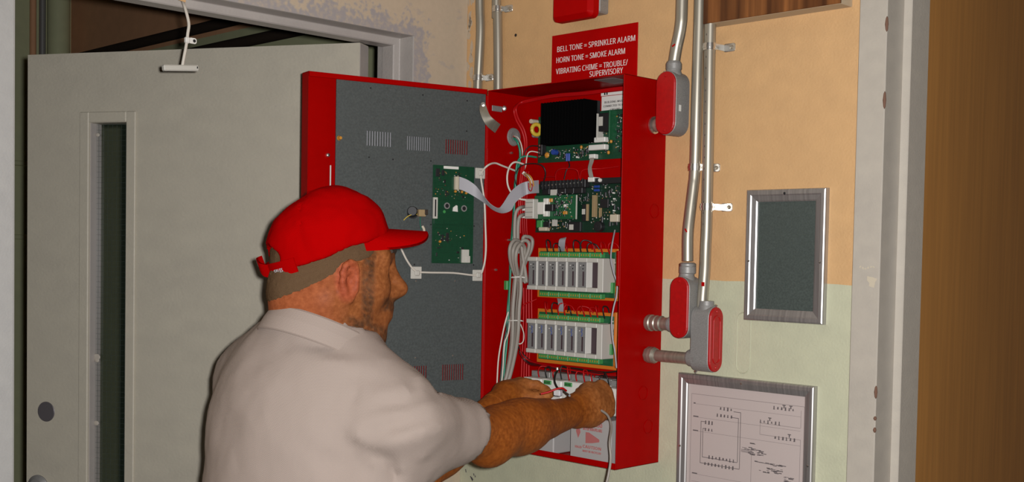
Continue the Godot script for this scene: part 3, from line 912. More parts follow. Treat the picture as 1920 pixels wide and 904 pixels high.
func build_boards() -> void:
	var id := Basis.IDENTITY
	# ---- upper board with the big black heat sink
	var o: Vector3
	var t := thing("power_supply_board", "upper green circuit board with a big black finned heat sink", "circuit board", V(0.3792,1.7797,0.03))
	obj("board", bx(V(0.3963,1.8275,0.029), V(0.2576,0.0998,0.002), 0.0003), M.pcb, t)
	for q in [V(0.2704,1.7852,0.02), V(0.473,1.7817,0.02), V(0.268,1.8752,0.02), V(0.4561,1.8732,0.02)]:
		obj("standoff", lt(V(q.x, q.y, 0.011), Vector3.BACK, [Vector2(0.0025, 0), Vector2(0.0025, 0.017)], 8), M.zinc, t)
	# heat sink: base and fifteen vertical fins
	var mb := MB.new()
	mb.box(V(0.365,1.8566,0.04), V(0.1183,0.0903,0.012), 0.001)
	var f0: Vector3 = V(0.3256,1.8542,0.083)
	var f1: Vector3 = V(0.4453,1.8528,0.083)
	var hy0: float = V(0.3877,1.8107,0.083).y
	var hy1: float = V(0.3853,1.8973,0.083).y
	for i in 15:
		var x := lerpf(f0.x + 0.001, f1.x - 0.001, i / 14.0)
		mb.box(V(x, (hy0 + hy1) / 2, 0.062), V(0.0022, hy1 - hy0, 0.042), 0.0005)
	obj("heat_sink", mb, M.black_matte, t, "black finned heat sink")
	obj("insulator", bx(V(0.4262,1.8547,0.038), V(0.0366,0.0865,0.016), 0.001), M.black, t)
	obj("toroid_coil", _torus(V(0.2767,1.8483,0.045), V(1, 0, 0.3).normalized(), 0.011, 0.0045), M.yellow, t, "yellow wound coil")
	obj("capacitor", lt(V(0.2634,1.8666,0.03), Vector3.BACK, [Vector2(0, 0.02), Vector2(0.0045, 0.02), Vector2(0.005, 0.019), Vector2(0.005, 0)], 14), M.off_white, t)
	obj("capacitor", lt(V(0.2658,1.8365,0.03), Vector3.BACK, [Vector2(0, 0.014), Vector2(0.004, 0.014), Vector2(0.0045, 0.013), Vector2(0.0045, 0)], 14), M.cast, t)
	obj("ceramic_resistor", bx(V(0.4516,1.8162,0.0425), V(0.0447,0.0103,0.013), 0.0012), M.white_bright, t)
	obj("ceramic_resistor", bx(V(0.452,1.8012,0.0425), V(0.0447,0.0109,0.013), 0.0012), M.white_bright, t)
	obj("daughter_card", bx(V(0.487,1.8442,0.041), V(0.0028,0.0601,0.022), 0.0003), M.pcb_bright, t)
	obj("daughter_card", bx(V(0.4526,1.8429,0.04), V(0.0029,0.0532,0.02), 0.0003), M.white, t)
	obj("relay", bx(V(0.4709,1.8509,0.04), V(0.0285,0.0367,0.02), 0.001), M.black, t)
	obj("relay_label", bx(V(0.463,1.8529,0.0505), V(0.0115,0.0184,0.0006), 0.0), M.white, t)
	obj("ribbon_header", bx(V(0.4334,1.7839,0.036), V(0.0161,0.0093,0.012), 0.0008), M.white_bright, t)
	obj("terminal_block", bx(V(0.2873,1.805,0.037), V(0.0111,0.024,0.014), 0.0008), M.black, t)
	for k in 4:
		var q: Vector3 = V(0.2867,1.8135,0.0445)
		obj("terminal_screw", lt(q - V(0, k * 0.0078, 0), Vector3.BACK, [Vector2(0, 0.001), Vector2(0.002, 0.001), Vector2(0.0024, 0.0)], 8), M.zinc, t)
	obj("fuse", lt(V(0.2909,1.8141,0.034), Vector3.DOWN, [Vector2(0, 0), Vector2(0.0018, 0), Vector2(0.0018, 0.014), Vector2(0, 0.014)], 8), M.white_bright, t)
	obj("disc_capacitor", lt(V(0.3013,1.7929,0.036), V(0.1, 0, 1), [Vector2(0, 0.004), Vector2(0.004, 0.0035), Vector2(0.006, 0.0015), Vector2(0.006, 0.0), Vector2(0, -0.001)], 14), M.amber, t)
	obj("trim_coil", lt(V(0.3252,1.7979,0.03), Vector3.BACK, [Vector2(0, 0.014), Vector2(0.0055, 0.014), Vector2(0.006, 0.012), Vector2(0.006, 0)], 14), M.blue, t)
	for k in 2:
		obj("electrolytic_capacitor", lt(V(0.3569,1.7849,0.034) + V(0.006 * k, 0.009, 0), Vector3.DOWN, [Vector2(0, 0), Vector2(0.0026, 0), Vector2(0.0028, 0.001), Vector2(0.0028, 0.016), Vector2(0, 0.016)], 12), M.blue, t)
	obj("lamp", lt(V(0.3866,1.7849,0.03), Vector3.BACK, [Vector2(0, 0.008), Vector2(0.002, 0.007), Vector2(0.0025, 0.0)], 10), M.white_bright, t)
	for q in [V(0.3971,1.8052,0.034), V(0.4718,1.7905,0.034), V(0.4782,1.8129,0.034)]:
		obj("bead_capacitor", _ball(q, V(0.0032, 0.004, 0.003)), M.amber, t)
	o = V(0.2739,1.782,0.0302)
	scatter(t, o, id, 0.145, 0.026, 90, 5)
	scatter(t, V(0.4412,1.7879,0.0302), id, 0.075, 0.085, 80, 6)
	# ---- main board
	t = thing("main_circuit_board", "wide middle circuit board with black terminal strip and smaller green board on top", "circuit board", V(0.3833,1.6275,0.03))
	obj("board", bx(V(0.3971,1.6798,0.029), V(0.264,0.1046,0.002), 0.0003), M.pcb_dark, t)
	for q in [V(0.2649,1.6301,0.02), V(0.477,1.6365,0.02), V(0.2624,1.7253,0.02), V(0.4743,1.7326,0.02)]:
		obj("standoff", lt(V(q.x, q.y, 0.011), Vector3.BACK, [Vector2(0.0025, 0), Vector2(0.0025, 0.017)], 8), M.zinc, t)
	obj("terminal_strip", bx(V(0.3553,1.7286,0.038), V(0.1299,0.0168,0.016), 0.001), M.black, t)
	for k in 12:
		var q: Vector3 = V(0.2968,1.727,0.046)
		var r: Vector3 = V(0.4113,1.7309,0.046)
		var c := q.lerp(r, k / 11.0)
		obj("terminal_screw", lt(c, Vector3.BACK, [Vector2(0, 0.001), Vector2(0.0017, 0.001), Vector2(0.002, 0.0)], 8), M.zinc, t)
		mb = bx(c + V(0.0034, 0, 0.001), V(0.0009, 0.017, 0.003), 0.0002)
		obj("terminal_barrier", mb, M.black, t)
	for k in 5:
		var q: Vector3 = V(0.2974,1.7129,0.043)
		obj("relay", bx(q + V(0.0085 + k * 0.0235, 0.0015, -0.006), V(0.021, 0.012, 0.014), 0.001), M.black, t)
	obj("relay_label", bx(V(0.3308,1.7119,0.0449), V(0.0186,0.0124,0.0007), 0.0), M.white, t)
	obj("side_terminal", bx(V(0.483,1.7325,0.038), V(0.0879,0.0119,0.016), 0.001), M.black, t)
	obj("ribbon_header", bx(V(0.4389,1.7358,0.04), V(0.016,0.0098,0.02), 0.0008), M.white_bright, t)
	obj("quartz_can", lt(V(0.4622,1.7337,0.046), Vector3.BACK, [Vector2(0, 0.004), Vector2(0.0035, 0.004), Vector2(0.004, 0.003), Vector2(0.004, 0)], 12), M.white_bright, t)
	for k in 2:
		obj("power_resistor", lt(V(0.4362,1.722,0.034) - V(0, 0.0075 * k, 0), Vector3.RIGHT, [Vector2(0, 0), Vector2(0.0028, 0), Vector2(0.0028, 0.012), Vector2(0, 0.012)], 10), M.blue, t)
	var db := obj("daughter_board", bx(V(0.3368,1.6807,0.045), V(0.1221,0.0508,0.002), 0.0003), M.pcb_bright, t)
	obj("edge_strip", bx(V(0.3984,1.6797,0.0467), V(0.003,0.0499,0.0015), 0.0), M.white, db)
	obj("plug_housing", bx(V(0.3056,1.6785,0.052), V(0.0205,0.0261,0.012), 0.001), M.white_bright, db)
	obj("plug_flange", bx(V(0.317,1.6801,0.051), V(0.0125,0.0385,0.01), 0.001), M.white_bright, db)
	obj("plug_latch", bx(V(0.3285,1.6793,0.0518), V(0.0233,0.0147,0.0115), 0.001), M.black, db)
	obj("chip_label", bx(V(0.3681,1.6829,0.0488), V(0.0076,0.0067,0.0005), 0.0), M.white_bright, db)
	obj("chip", bx(V(0.3679,1.6684,0.048), V(0.0106,0.0067,0.004), 0.0005), M.amber, db)
	obj("inductor", bx(V(0.3265,1.6954,0.048), V(0.0093,0.0079,0.004), 0.001), M.amber, db)
	scatter(db, V(0.3316,1.6577,0.0461), id, 0.058, 0.055, 90, 8, 0.9)
	var cn := obj("cable_plug", bx(V(0.2753,1.6776,0.054), V(0.0256,0.0423,0.016), 0.0012), M.white, db, "tall white cable plug")
	for k in 4:
		obj("plug_groove", bx(V(0.2751,1.6908,0.0621) - V(0, 0.0103 * k, 0), V(0.022, 0.0012, 0.0006), 0.0), M.cast, cn)
	for k in 2:
		obj("plug_tab", bx(V(0.2474,1.6791,0.05) - V(0, 0.016 * k, 0), V(0.008, 0.01, 0.006), 0.001), M.white_bright, db)
	obj("processor", bx(V(0.4122,1.6684,0.033), V(0.0163,0.0354,0.006), 0.0006), M.black, t)
	obj("chip_sticker", bx(V(0.409,1.6706,0.0364), V(0.0089,0.0111,0.0004), 0.0), M.white, t)
	obj("pin_header", bx(V(0.4217,1.6687,0.0381), V(0.0044,0.0342,0.0038), 0.0), M.chip_brown, t)
	obj("processor", bx(V(0.3831,1.6397,0.033), V(0.0347,0.0201,0.006), 0.0006), M.black, t)
	obj("chip_sticker", bx(V(0.3754,1.6386,0.0364), V(0.0121,0.0112,0.0004), 0.0), M.white, t)
	obj("processor", bx(V(0.4633,1.6869,0.0325), V(0.0216,0.0185,0.005), 0.0006), M.black, t)
	obj("processor", bx(V(0.298,1.6435,0.0325), V(0.0253,0.0137,0.005), 0.0006), M.black, t)
	obj("memory_label", bx(V(0.3278,1.6478,0.0365), V(0.0155,0.0136,0.0006), 0.0), M.white, t)
	obj("green_connector", bx(V(0.2844,1.6457,0.035), V(0.0143,0.0161,0.01), 0.0008), M.green_plug, t)
	obj("white_connector", bx(V(0.297,1.6347,0.036), V(0.0222,0.008,0.012), 0.0008), M.off_white, t)
	obj("phone_jack", bx(V(0.5042,1.6559,0.041), V(0.021,0.015,0.022), 0.001), M.off_white, t)
	obj("buzzer", lt(V(0.4524,1.6396,0.03), Vector3.BACK, [Vector2(0, 0.012), Vector2(0.003, 0.0125), Vector2(0.0095, 0.012), Vector2(0.0107, 0.0105), Vector2(0.0107, 0)], 24), M.black, t)
	for k in 3:
		obj("slot_connector", bx(V(0.4341,1.6818,0.0335), V(0.0029,0.0451,0.007) + Vector3.ZERO, 0.0) if k == 0 else bx(V(0.4399,1.6817,0.0335), V(0.0029,0.045,0.007), 0.0) if k == 1 else bx(V(0.4525,1.6679,0.033), V(0.0029,0.0197,0.006), 0.0), M.chip_brown, t)
	for k in 5:
		obj("lamp", lt(V(0.4863,1.7078,0.03) + V(0.002 * (k % 2), -0.012 * k, 0), Vector3.BACK, [Vector2(0, 0.006), Vector2(0.0016, 0.005), Vector2(0.002, 0.0)], 8), M.white_bright, t)
	scatter(t, V(0.4192,1.632,0.0302), id, 0.105, 0.105, 150, 12)
	scatter(t, V(0.2714,1.631,0.0302), id, 0.12, 0.028, 60, 13)
	scatter(t, V(0.388,1.6856,0.0302), id, 0.035, 0.03, 30, 14, 0.8)
	# ---- two relay boards: orange tray, green board, six white pluggable modules and an open bay
	for n in 2:
		t = thing("relay_board", "orange-rimmed relay board with six white modules, below the main circuit board" if n == 0 else "lower orange-rimmed relay board, modules marked in blue handwriting", "circuit board", V(0.3709,1.4876,0.012) if n == 0 else V(0.3749,1.3402,0.012), "relay boards with white modules")
		if n == 0:
			obj("tray", bx(V(0.3761,1.5405,0.014), V(0.2317,0.1071,0.004), 0.0008), M.orange, t)
			obj("tray_rim", bx(V(0.4979,1.5429,0.024), V(0.0063,0.1019,0.016), 0.0008), M.orange, t)
			obj("board", bx(V(0.3808,1.5401,0.023), V(0.2129,0.0944,0.002), 0.0003), M.pcb_bright, t)
		else:
			obj("tray", bx(V(0.3769,1.4032,0.014), V(0.229,0.1176,0.004), 0.0008), M.orange, t)
			obj("tray_rim", bx(V(0.4974,1.4097,0.024), V(0.0064,0.1099,0.016), 0.0008), M.orange, t)
			obj("board", bx(V(0.3808,1.4043,0.023), V(0.2118,0.1026,0.002), 0.0003), M.pcb_bright, t)
		# green plug rows above and below
		var rows := [V(0.2838,1.578,0.03), V(0.4612,1.5826,0.03), V(0.2861,1.4937,0.03), V(0.4636,1.4971,0.03)] if n == 0 else [V(0.2858,1.4452,0.03), V(0.462,1.4486,0.03), V(0.288,1.3596,0.03), V(0.4615,1.3626,0.03)]
		for rr in 2:
			for k in 6:
				var a: Vector3 = rows[rr * 2]
				var e: Vector3 = rows[rr * 2 + 1]
				var c := V(lerpf(a.x, e.x, (k + 0.5) / 6.0), (a.y + e.y) / 2, 0.031)
				var pw := (e.x - a.x) / 6.0
				var pg := obj("terminal_plug", bx(c, V(pw - 0.0012, 0.0105, 0.014), 0.0008), M.green_plug, t)
				mb = MB.new()
				for s in 4:
					mb.box(c + V((s - 1.5) * pw * 0.22, 0.0, 0.0071), V(0.0018, 0.004, 0.0006), 0.0)
				obj("wire_slot", mb, M.amber, pg)
		# modules
		var x0: float = (V(0.2727,1.5361,0.062).x) if n == 0 else (V(0.2731,1.3969,0.062).x)
		var x1: float = (V(0.4728,1.539,0.062).x) if n == 0 else (V(0.4736,1.4066,0.062).x)
		var ya: float = (V(0.3837,1.5745,0.062).y) if n == 0 else (V(0.3873,1.4411,0.062).y)
		var yb: float = (V(0.3856,1.5045,0.062).y) if n == 0 else (V(0.3893,1.3687,0.062).y)
		var pitch := (x1 - x0) / 7.0
		var hh := ya - yb
		for k in 7:
			var c := V(x0 + pitch * (k + 0.5), (ya + yb) / 2, 0.043)
			var md := obj("module", bx(c + V(0, hh / 2 - 0.0045, 0), V(pitch - 0.0006, 0.009, 0.038), 0.001), M.white, t)
			obj("module_end", bx(c - V(0, hh / 2 - 0.0045, 0), V(pitch - 0.0006, 0.009, 0.038), 0.001), M.white, md)
			if k < 6:
				obj("side_wall", bx(c + V(pitch / 2 - 0.0009, 0, 0.0), V(0.0012, hh - 0.018, 0.038), 0.0003), M.white_bright, md)
				obj("inner_case", bx(c + V(-0.0005, 0, -0.006), V(pitch - 0.002, hh - 0.018, 0.026), 0.0), M.black_matte, md)
				obj("face_plate", bx(c + V(0.0004, 0, 0.0105), V(pitch - 0.0048, hh - 0.018, 0.013), 0.0004), M.grey_face, md)
				obj("dark_window", bx(c + V(0.0034, -0.008, 0.0168), V(0.0048, 0.03, 0.0012), 0.0003), M.module_dark, md)
				obj("face_lamp", bx(c + V(-0.005, 0.019, 0.0172), V(0.002, 0.002, 0.001), 0.0003), M.white_bright, md)
				mb = MB.new()
				if n == 0:
					mb.box(c + V(0.003, 0.0195, 0.0172), V(0.0034, 0.0022, 0.0005), 0.0)
					mb.box(c + V(0.002, 0.0125, 0.0172), V(0.0026, 0.0028, 0.0005), 0.0)
				else:
					var q := c + V(0.001, 0.006 + 0.002 * (k % 2), 0.0175)
					mb.tube([q, q + V(0.002, 0.006, 0), q + V(-0.001, 0.009, 0), q + V(0.002, 0.013, 0), q + V(-0.001, 0.016, 0)], 0.0008, 4, 3)
				obj("handwritten_mark", mb, M.black if n == 0 else M.blue, md)
			else:
				obj("open_bay", bx(c + V(-0.001, 0, -0.008), V(pitch - 0.003, hh - 0.018, 0.02), 0.0), M.module_dark, md)
				obj("end_cover", bx(c + V(pitch * 0.5 + 0.0075, 0, 0), V(0.015, hh - 0.001, 0.038), 0.001), M.white, md)
		var q2: Vector3 = V(0.4809,1.5142,0.034) if n == 0 else V(0.4815,1.3885,0.034)
		for k in 2:
			obj("side_plug", bx(q2 + V(0.0105 * k - 0.004, 0, -0.004), V(0.0085, 0.022, 0.014), 0.0008), M.green_plug, t)
		obj("blue_capacitor", _ball(q2 + V(-0.004, 0.016, 0), V(0.004, 0.003, 0.004)), M.blue, t)
		scatter(t, q2 + V(-0.006, 0.012, -0.0098), id, 0.018, 0.05, 26, 20 + n, 0.9)
	# ---- row of white terminal modules at the bottom
	var tops := [V(0.3039,1.3173,0.075), V(0.3616,1.3179,0.075), V(0.4204,1.3188,0.075), V(0.4759,1.3173,0.075), V(0.5269,1.3156,0.075)]
	for k in 5:
		var c: Vector3 = tops[k]
		var nm: String = ["leftmost white zone module under the lower relay board", "second white zone module from the left, behind the fingers", "third white zone module from the left, between the hands", "fourth white zone module from the left, behind the right fist", "rightmost white zone module beside the cabinet side"][k]
		t = thing("zone_module", nm, "zone module", V(c.x, c.y - 0.055, 0.03), "white zone modules in the bottom row")
		obj("housing", bx(c + V(0.003, -0.028, -0.022), V(0.0535, 0.055, 0.045), 0.002), M.white_bright, t)
		obj("cable_shelf", bx(c + V(0.003, 0.006, -0.04), V(0.0535, 0.012, 0.03), 0.001), M.cast, t)
		var pg := obj("terminal_plug", bx(c + V(-0.008, -0.0065, 0.001), V(0.02, 0.0085, 0.005), 0.0006), M.green_plug, t)
		for s in 4:
			obj("wire_slot", bx(c + V(-0.0145 + s * 0.0044, -0.0065, 0.0036), V(0.002, 0.004, 0.0006), 0.0), M.black, pg)
	# ---- two standby batteries on the bottom plate
	t = thing("battery", "pale grey battery at the right with red warning print", "battery", V(0.4601,1.15,0.06), "standby batteries in the cabinet bottom")
	var bc: Vector3 = V(0.5069,1.2028,0.118)
	var bw := 0.108; var bh := 0.087
	obj("case", bx(V(bc.x + 0.004, 1.170 + bh / 2, 0.066), V(bw, bh, 0.102), 0.002), M.battery, t)
	var l0 := V(bc.x - 0.05, 1.170, 0.1172)
	letters("RECYCLE LEAD", t, l0 + V(0.035, 0.071, 0), Vector3.RIGHT, Vector3.UP, 0.05, 0.008, M.red_ink, "print", 800)
	letters("BATTERY NON-SPILLABLE", t, l0 + V(0.035, 0.062, 0), Vector3.RIGHT, Vector3.UP, 0.05, 0.006, M.red_ink, "print", 800)
	letters("CAUTION", t, l0 + V(0.035, 0.026, 0), Vector3.RIGHT, Vector3.UP, 0.048, 0.006, M.red_ink, "print", 800)
	letters("MUST BE RECYCLED", t, l0 + V(0.035, 0.018, 0), Vector3.RIGHT, Vector3.UP, 0.048, 0.004, M.red_ink, "print", 800)
	letters("SEALED", t, l0 + V(0.014, 0.024, 0), Vector3.RIGHT, Vector3.UP, 0.018, 0.0045, M.red_ink, "print", 800)
	mb = MB.new()
	mb.prism(PackedVector2Array([Vector2(0, 0), Vector2(0, 0.022), Vector2(0.009, 0.022), Vector2(0.036, 0.011), Vector2(0.036, 0.006), Vector2(0.018, 0.002)]), l0 + V(0.042, 0.036, 0), Vector3.RIGHT, Vector3.UP, 0.0004)
	mb.prism(PackedVector2Array([Vector2(0, 0), Vector2(-0.006, 0.014), Vector2(-0.003, 0.022), Vector2(0.004, 0.02), Vector2(0.006, 0.012)]), l0 + V(0.022, 0.044, 0), Vector3.RIGHT, Vector3.UP, 0.0004)
	obj("printed_emblem", mb, M.red_ink, t)
	obj("terminal_post", bx(V(bc.x + 0.03, 1.170 + bh + 0.004, 0.05), V(0.012, 0.01, 0.012), 0.001), M.black, t)
	t = thing("battery", "plain pale grey battery at the left, mostly behind the forearm", "battery", V(0.345, 1.17, 0.06), "standby batteries in the cabinet bottom")
	var br: Vector3 = V(0.4061,1.1781,0.112)
	obj("case", bx(V(br.x - 0.054, 1.170 + bh / 2, 0.063), V(0.108, bh, 0.096), 0.002), M.battery, t)
	obj("terminal_post", bx(V(br.x - 0.03, 1.170 + bh + 0.004, 0.05), V(0.012, 0.01, 0.012), 0.001), M.black, t)
	# ---- display board on the door
	var b := Basis(V(0.225,0,-0.9744), Vector3.UP, V(0.9744,0,0.225))
	t = thing("display_board", "long green display circuit board screwed to the grey inner plate of the door", "circuit board", V(0.1983,1.5578,0.2085))
	obj("board", bx(V(0.1994,1.6601,0.2125), V(0.0985,0.2046,0.002), 0.0003, b), M.pcb, t)
	obj("upper_module", bx(V(0.202,1.6636,0.2123), V(0.0933,0.048,0.003), 0.0003, b), M.pcb, t)
	o = V(0.1904,1.5595,0.2567)
	obj("top_sticker", bx(V(0.1991,1.7583,0.2197), V(0.0357,0.0056,0.0005), 0.0, b), M.white_bright, t)
	obj("ribbon_socket", bx(V(0.2052,1.7262,0.2097), V(0.0089,0.0278,0.008), 0.0008, b), M.off_white, t)
	obj("display_socket", bx(V(0.1928,1.6726,0.2568), V(0.01,0.0442,0.005), 0.0006, b), M.white, t)
	obj("socket_slot", bx(V(0.1953,1.6726,0.258), V(0.0031,0.0354,0.0005), 0.0, b), M.black, t)
	for q in [V(0.1995,1.6781,0.2302), V(0.2087,1.674,0.1902)]:
		obj("mounting_ring", lt(q, b.z, [Vector2(0.0045, 0.0012), Vector2(0.0066, 0.0012), Vector2(0.007, 0.0), Vector2(0.0042, 0.0)], 20), M.cast, t)
		obj("mounting_hole", lt(q, b.z, [Vector2(0, 0.0004), Vector2(0.0045, 0.0004)], 20), M.black, t)
	mb = MB.new()
	mb.prism(PackedVector2Array([Vector2(-0.006, -0.006), Vector2(0.006, -0.007), Vector2(0.005, 0.006), Vector2(0.002, 0.007), Vector2(-0.005, 0.002)]), V(0.2038,1.6732,0.2114), b.x, Vector3.UP, 0.003, 0.0008)
	obj("white_spacer", mb, M.white_bright, t)
	obj("corner_plug", bx(V(0.2101,1.5734,0.1862), V(0.0168,0.0281,0.007), 0.0008, b), M.white, t)
	obj("plug_step", bx(V(0.2122,1.5668,0.1817), V(0.0104,0.0146,0.009), 0.0008, b), M.white, t)
	obj("round_sticker", lt(V(0.1981,1.6656,0.2361), b.z, [Vector2(0, 0.0004), Vector2(0.0032, 0.0004), Vector2(0.0032, 0.0)], 16), M.green_plug, t)
	for q in [V(0.2035,1.709,0.2105), V(0.207,1.7086,0.1954), V(0.2093,1.7068,0.1853), V(0.1956,1.6031,0.2445)]:
		obj("bead_capacitor", _ball(q, V(0.004, 0.003, 0.0025)), M.amber, t)
	obj("chip", bx(V(0.1961,1.6111,0.2379), V(0.0038,0.0134,0.003), 0.0004, b), M.black, t)
	obj("chip", bx(V(0.1987,1.6124,0.2268), V(0.0064,0.0178,0.003), 0.0004, b), M.black, t)
	obj("chip", bx(V(0.193,1.7464,0.2513), V(0.0088,0.0166,0.003), 0.0004, b), M.black, t)
	obj("chip", bx(V(0.1959,1.7465,0.2391), V(0.0063,0.0111,0.003), 0.0004, b), M.black, t)
	scatter(t, V(0.1906,1.5595,0.2554), b, 0.078, 0.075, 34, 31, 0.8)
	scatter(t, V(0.1898,1.6903,0.2589), b, 0.08, 0.062, 60, 32, 0.8)
	# ---- key switch on the door plate
	t = thing("key_switch", "small black and brown key switch body on the grey plate beside the cap brim", "switch", V(0.18,1.6606,0.2877))
	obj("barrel", lt(V(0.1764,1.6611,0.3033), V(0.65, 0.1, 0.6).normalized(), [Vector2(0, 0.024), Vector2(0.009, 0.024), Vector2(0.0105, 0.022), Vector2(0.0105, 0.004), Vector2(0.0125, 0.003), Vector2(0.0125, 0)], 18), M.black, t)
	obj("terminal_body", bx(V(0.1955,1.6605,0.296), V(0.016,0.0142,0.01), 0.001, b), M.chip_brown, t)
	obj("end_cap", bx(V(0.198,1.6624,0.2877), V(0.0074,0.0109,0.011), 0.001, b), M.dark_brown, t)

func _torus(at: Vector3, ax: Vector3, R: float, r: float) -> MB:
	var mb := MB.new()
	var u := ax.cross(Vector3.UP).normalized()
	var w := ax.cross(u)
	var ring := []
	for i in 25:
		ring.append(at + u * cos(TAU * i / 24.0) * R + w * sin(TAU * i / 24.0) * R)
	mb.tube(ring, r, 8, 1)
	return mb

func _ball(at: Vector3, r: Vector3) -> MB:
	var mb := MB.new()
	mb.ball(at, r, Basis.IDENTITY, 10)
	return mb

const ORD := ["first", "second", "third", "fourth", "fifth", "sixth", "seventh", "eighth", "ninth", "tenth"]

func wire(pts: Array, r: float, m: Material, called: String, label: String, cat: String, group := "") -> MeshInstance3D:
	return solo(called, tb(pts, r, 7, 5), m, label, cat, group)

func build_wires() -> void:
	var RD := "red wire loops between the boards"
	# white cable round the display board, held by three stick-on mounts
	wire([V(0.1758,1.587,0.3326), V(0.1792,1.561,0.318), V(0.1834,1.5415,0.2997), V(0.1893,1.5383,0.2743), V(0.2026,1.5377,0.2119), V(0.2166,1.5335,0.1557), V(0.2198,1.5484,0.1419), V(0.2203,1.5861,0.1354), V(0.2197,1.643,0.1378), V(0.2189,1.694,0.1414), V(0.2178,1.7388,0.1508), V(0.2217,1.7533,0.1517), V(0.2333,1.7668,0.1459), V(0.2295,1.7731,0.1219), V(0.2295,1.7689,0.0995), V(0.2275,1.7603,0.0551)], 0.0022, M.white_wire, "white_cable", "white cable running round the display board through three stick-on mounts", "cable")
	var b := Basis(V(0.225,0,-0.9744), Vector3.UP, V(0.9744,0,0.225))
	var mts := [bx(V(0.2142,1.7502,0.1506), V(0.0236,0.0226,0.004), 0.001, b), bx(V(0.2137,1.5329,0.1528), V(0.0237,0.0239,0.004), 0.001, b), bx(V(0.1807,1.5376,0.2957), V(0.0247,0.0253,0.004), 0.001, b)]
	var mc := [V(0.2162,1.7502,0.1511), V(0.2157,1.5335,0.1533), V(0.1827,1.537,0.2961)]
	var ml := ["white stick-on cable mount at the top right corner of the display board", "white stick-on cable mount below the right end of the display board", "white stick-on cable mount in front of the man's eye"]
	for k in 3:
		var t := thing("cable_mount", ml[k], "cable mount", mc[k], "stick-on mounts of the white cable")
		obj("pad", mts[k], M.white, t)
		obj("saddle", bx(mc[k] + b.z * 0.003, V(0.011, 0.012, 0.006), 0.0022, b), M.white, t)
	wire([V(0.1821,1.6448,0.3319), V(0.1872,1.6514,0.3278), V(0.1928,1.6559,0.3212), V(0.1958,1.6575,0.3082)], 0.0009, M.yellow, "yellow_wire", "thin yellow wire curling from the key switch behind the cap brim", "wire")
	wire([V(0.1941,1.6524,0.298), V(0.1872,1.6384,0.292), V(0.1844,1.6276,0.2864)], 0.0007, M.green_wire, "green_wire", "thin green wire hanging from the key switch", "wire")
	wire([V(0.1849,1.6342,0.2841), V(0.1875,1.6277,0.2819), V(0.1875,1.6211,0.2818), V(0.185,1.6166,0.2838)], 0.003, M.off_white, "cable_end", "cream cable end peeping out past the tip of the cap brim", "cable")
	# grey flat cable from the display board into the cabinet
	var mb := MB.new()
	mb.ribbon([V(0.2084,1.7271,0.2047), V(0.217,1.7209,0.1897), V(0.2271,1.7092,0.1727), V(0.2383,1.6939,0.1598), V(0.2475,1.6786,0.1464), V(0.2495,1.6716,0.123), V(0.2515,1.679,0.106), V(0.2535,1.7014,0.0893), V(0.2575,1.7159,0.071), V(0.2625,1.7235,0.0533), V(0.3008,1.7244,0.06)],
		[V(0, 0.013, 0), V(0.001, 0.013, 0), V(0.002, 0.012, 0.002), V(0.003, 0.009, 0.007), V(0.005, 0.006, 0.009), V(0.004, 0.005, 0.01), V(-0.003, 0.006, 0.01), V(-0.003, 0.012, 0.004), V(-0.002, 0.014, 0.002), V(0, 0.0135, 0.002), V(0, 0.0135, 0.001)], 0.0009, 6)
	solo("ribbon_cable", mb, M.ribbon, "wide grey ribbon cable sagging from the display board to the middle board", "cable")
	mb = MB.new()
	mb.ribbon([V(0.4343,1.7808,0.042), V(0.4357,1.7729,0.045), V(0.436,1.7605,0.05), V(0.4378,1.7495,0.05), V(0.441,1.7396,0.05)], [V(0.0055, 0, 0), V(0.0055, 0, 0), V(0.0055, 0, 0.001), V(0.0055, 0, 0), V(0.0055, 0, 0)], 0.0009, 5)
	solo("ribbon_cable", mb, M.grey_cable, "short grey ribbon cable joining the upper board and middle board", "cable")
	mb = MB.new()
	mb.ribbon([V(0.3432,1.5879,0.03), V(0.3522,1.598,0.04), V(0.358,1.6092,0.045), V(0.3563,1.6149,0.04), V(0.3505,1.6162,0.032)], [V(0.009, 0, 0), V(0.009, 0, 0), V(0.009, 0, 0), V(0.008, 0.001, 0), V(0.007, 0.001, 0)], 0.001, 5)
	solo("ribbon_cable", mb, M.ribbon, "grey flat cable tongue standing above the upper relay board", "cable")
	for k in 2:
		mb = MB.new()
		var s := 0.0075 * k
		mb.ribbon([V(0.3311,1.4862,0.024) + V(s, 0, 0), V(0.3447,1.4756,0.035) + V(s, 0, 0), V(0.342,1.4594,0.03) + V(s, 0, 0)], [V(0.0034, 0, 0), V(0.0034, 0, 0), V(0.0034, 0, 0)], 0.001, 5)
		solo("ribbon_cable", mb, M.ribbon, "%s of two grey flat cable strips between the relay boards" % ["left", "right"][k], "cable", "flat cable strips between the relay boards")
	# white loop in front of the cable bundle
	wire([V(0.2525,1.7741,0.0577), V(0.2475,1.7775,0.0788), V(0.2425,1.7678,0.0898), V(0.2425,1.7468,0.0973), V(0.2425,1.7242,0.0935), V(0.2475,1.7053,0.0818), V(0.2575,1.6986,0.0738), V(0.2649,1.6968,0.06)], 0.0022, M.white_wire, "white_cable", "white cable looping in a C in front of the green wires", "cable")
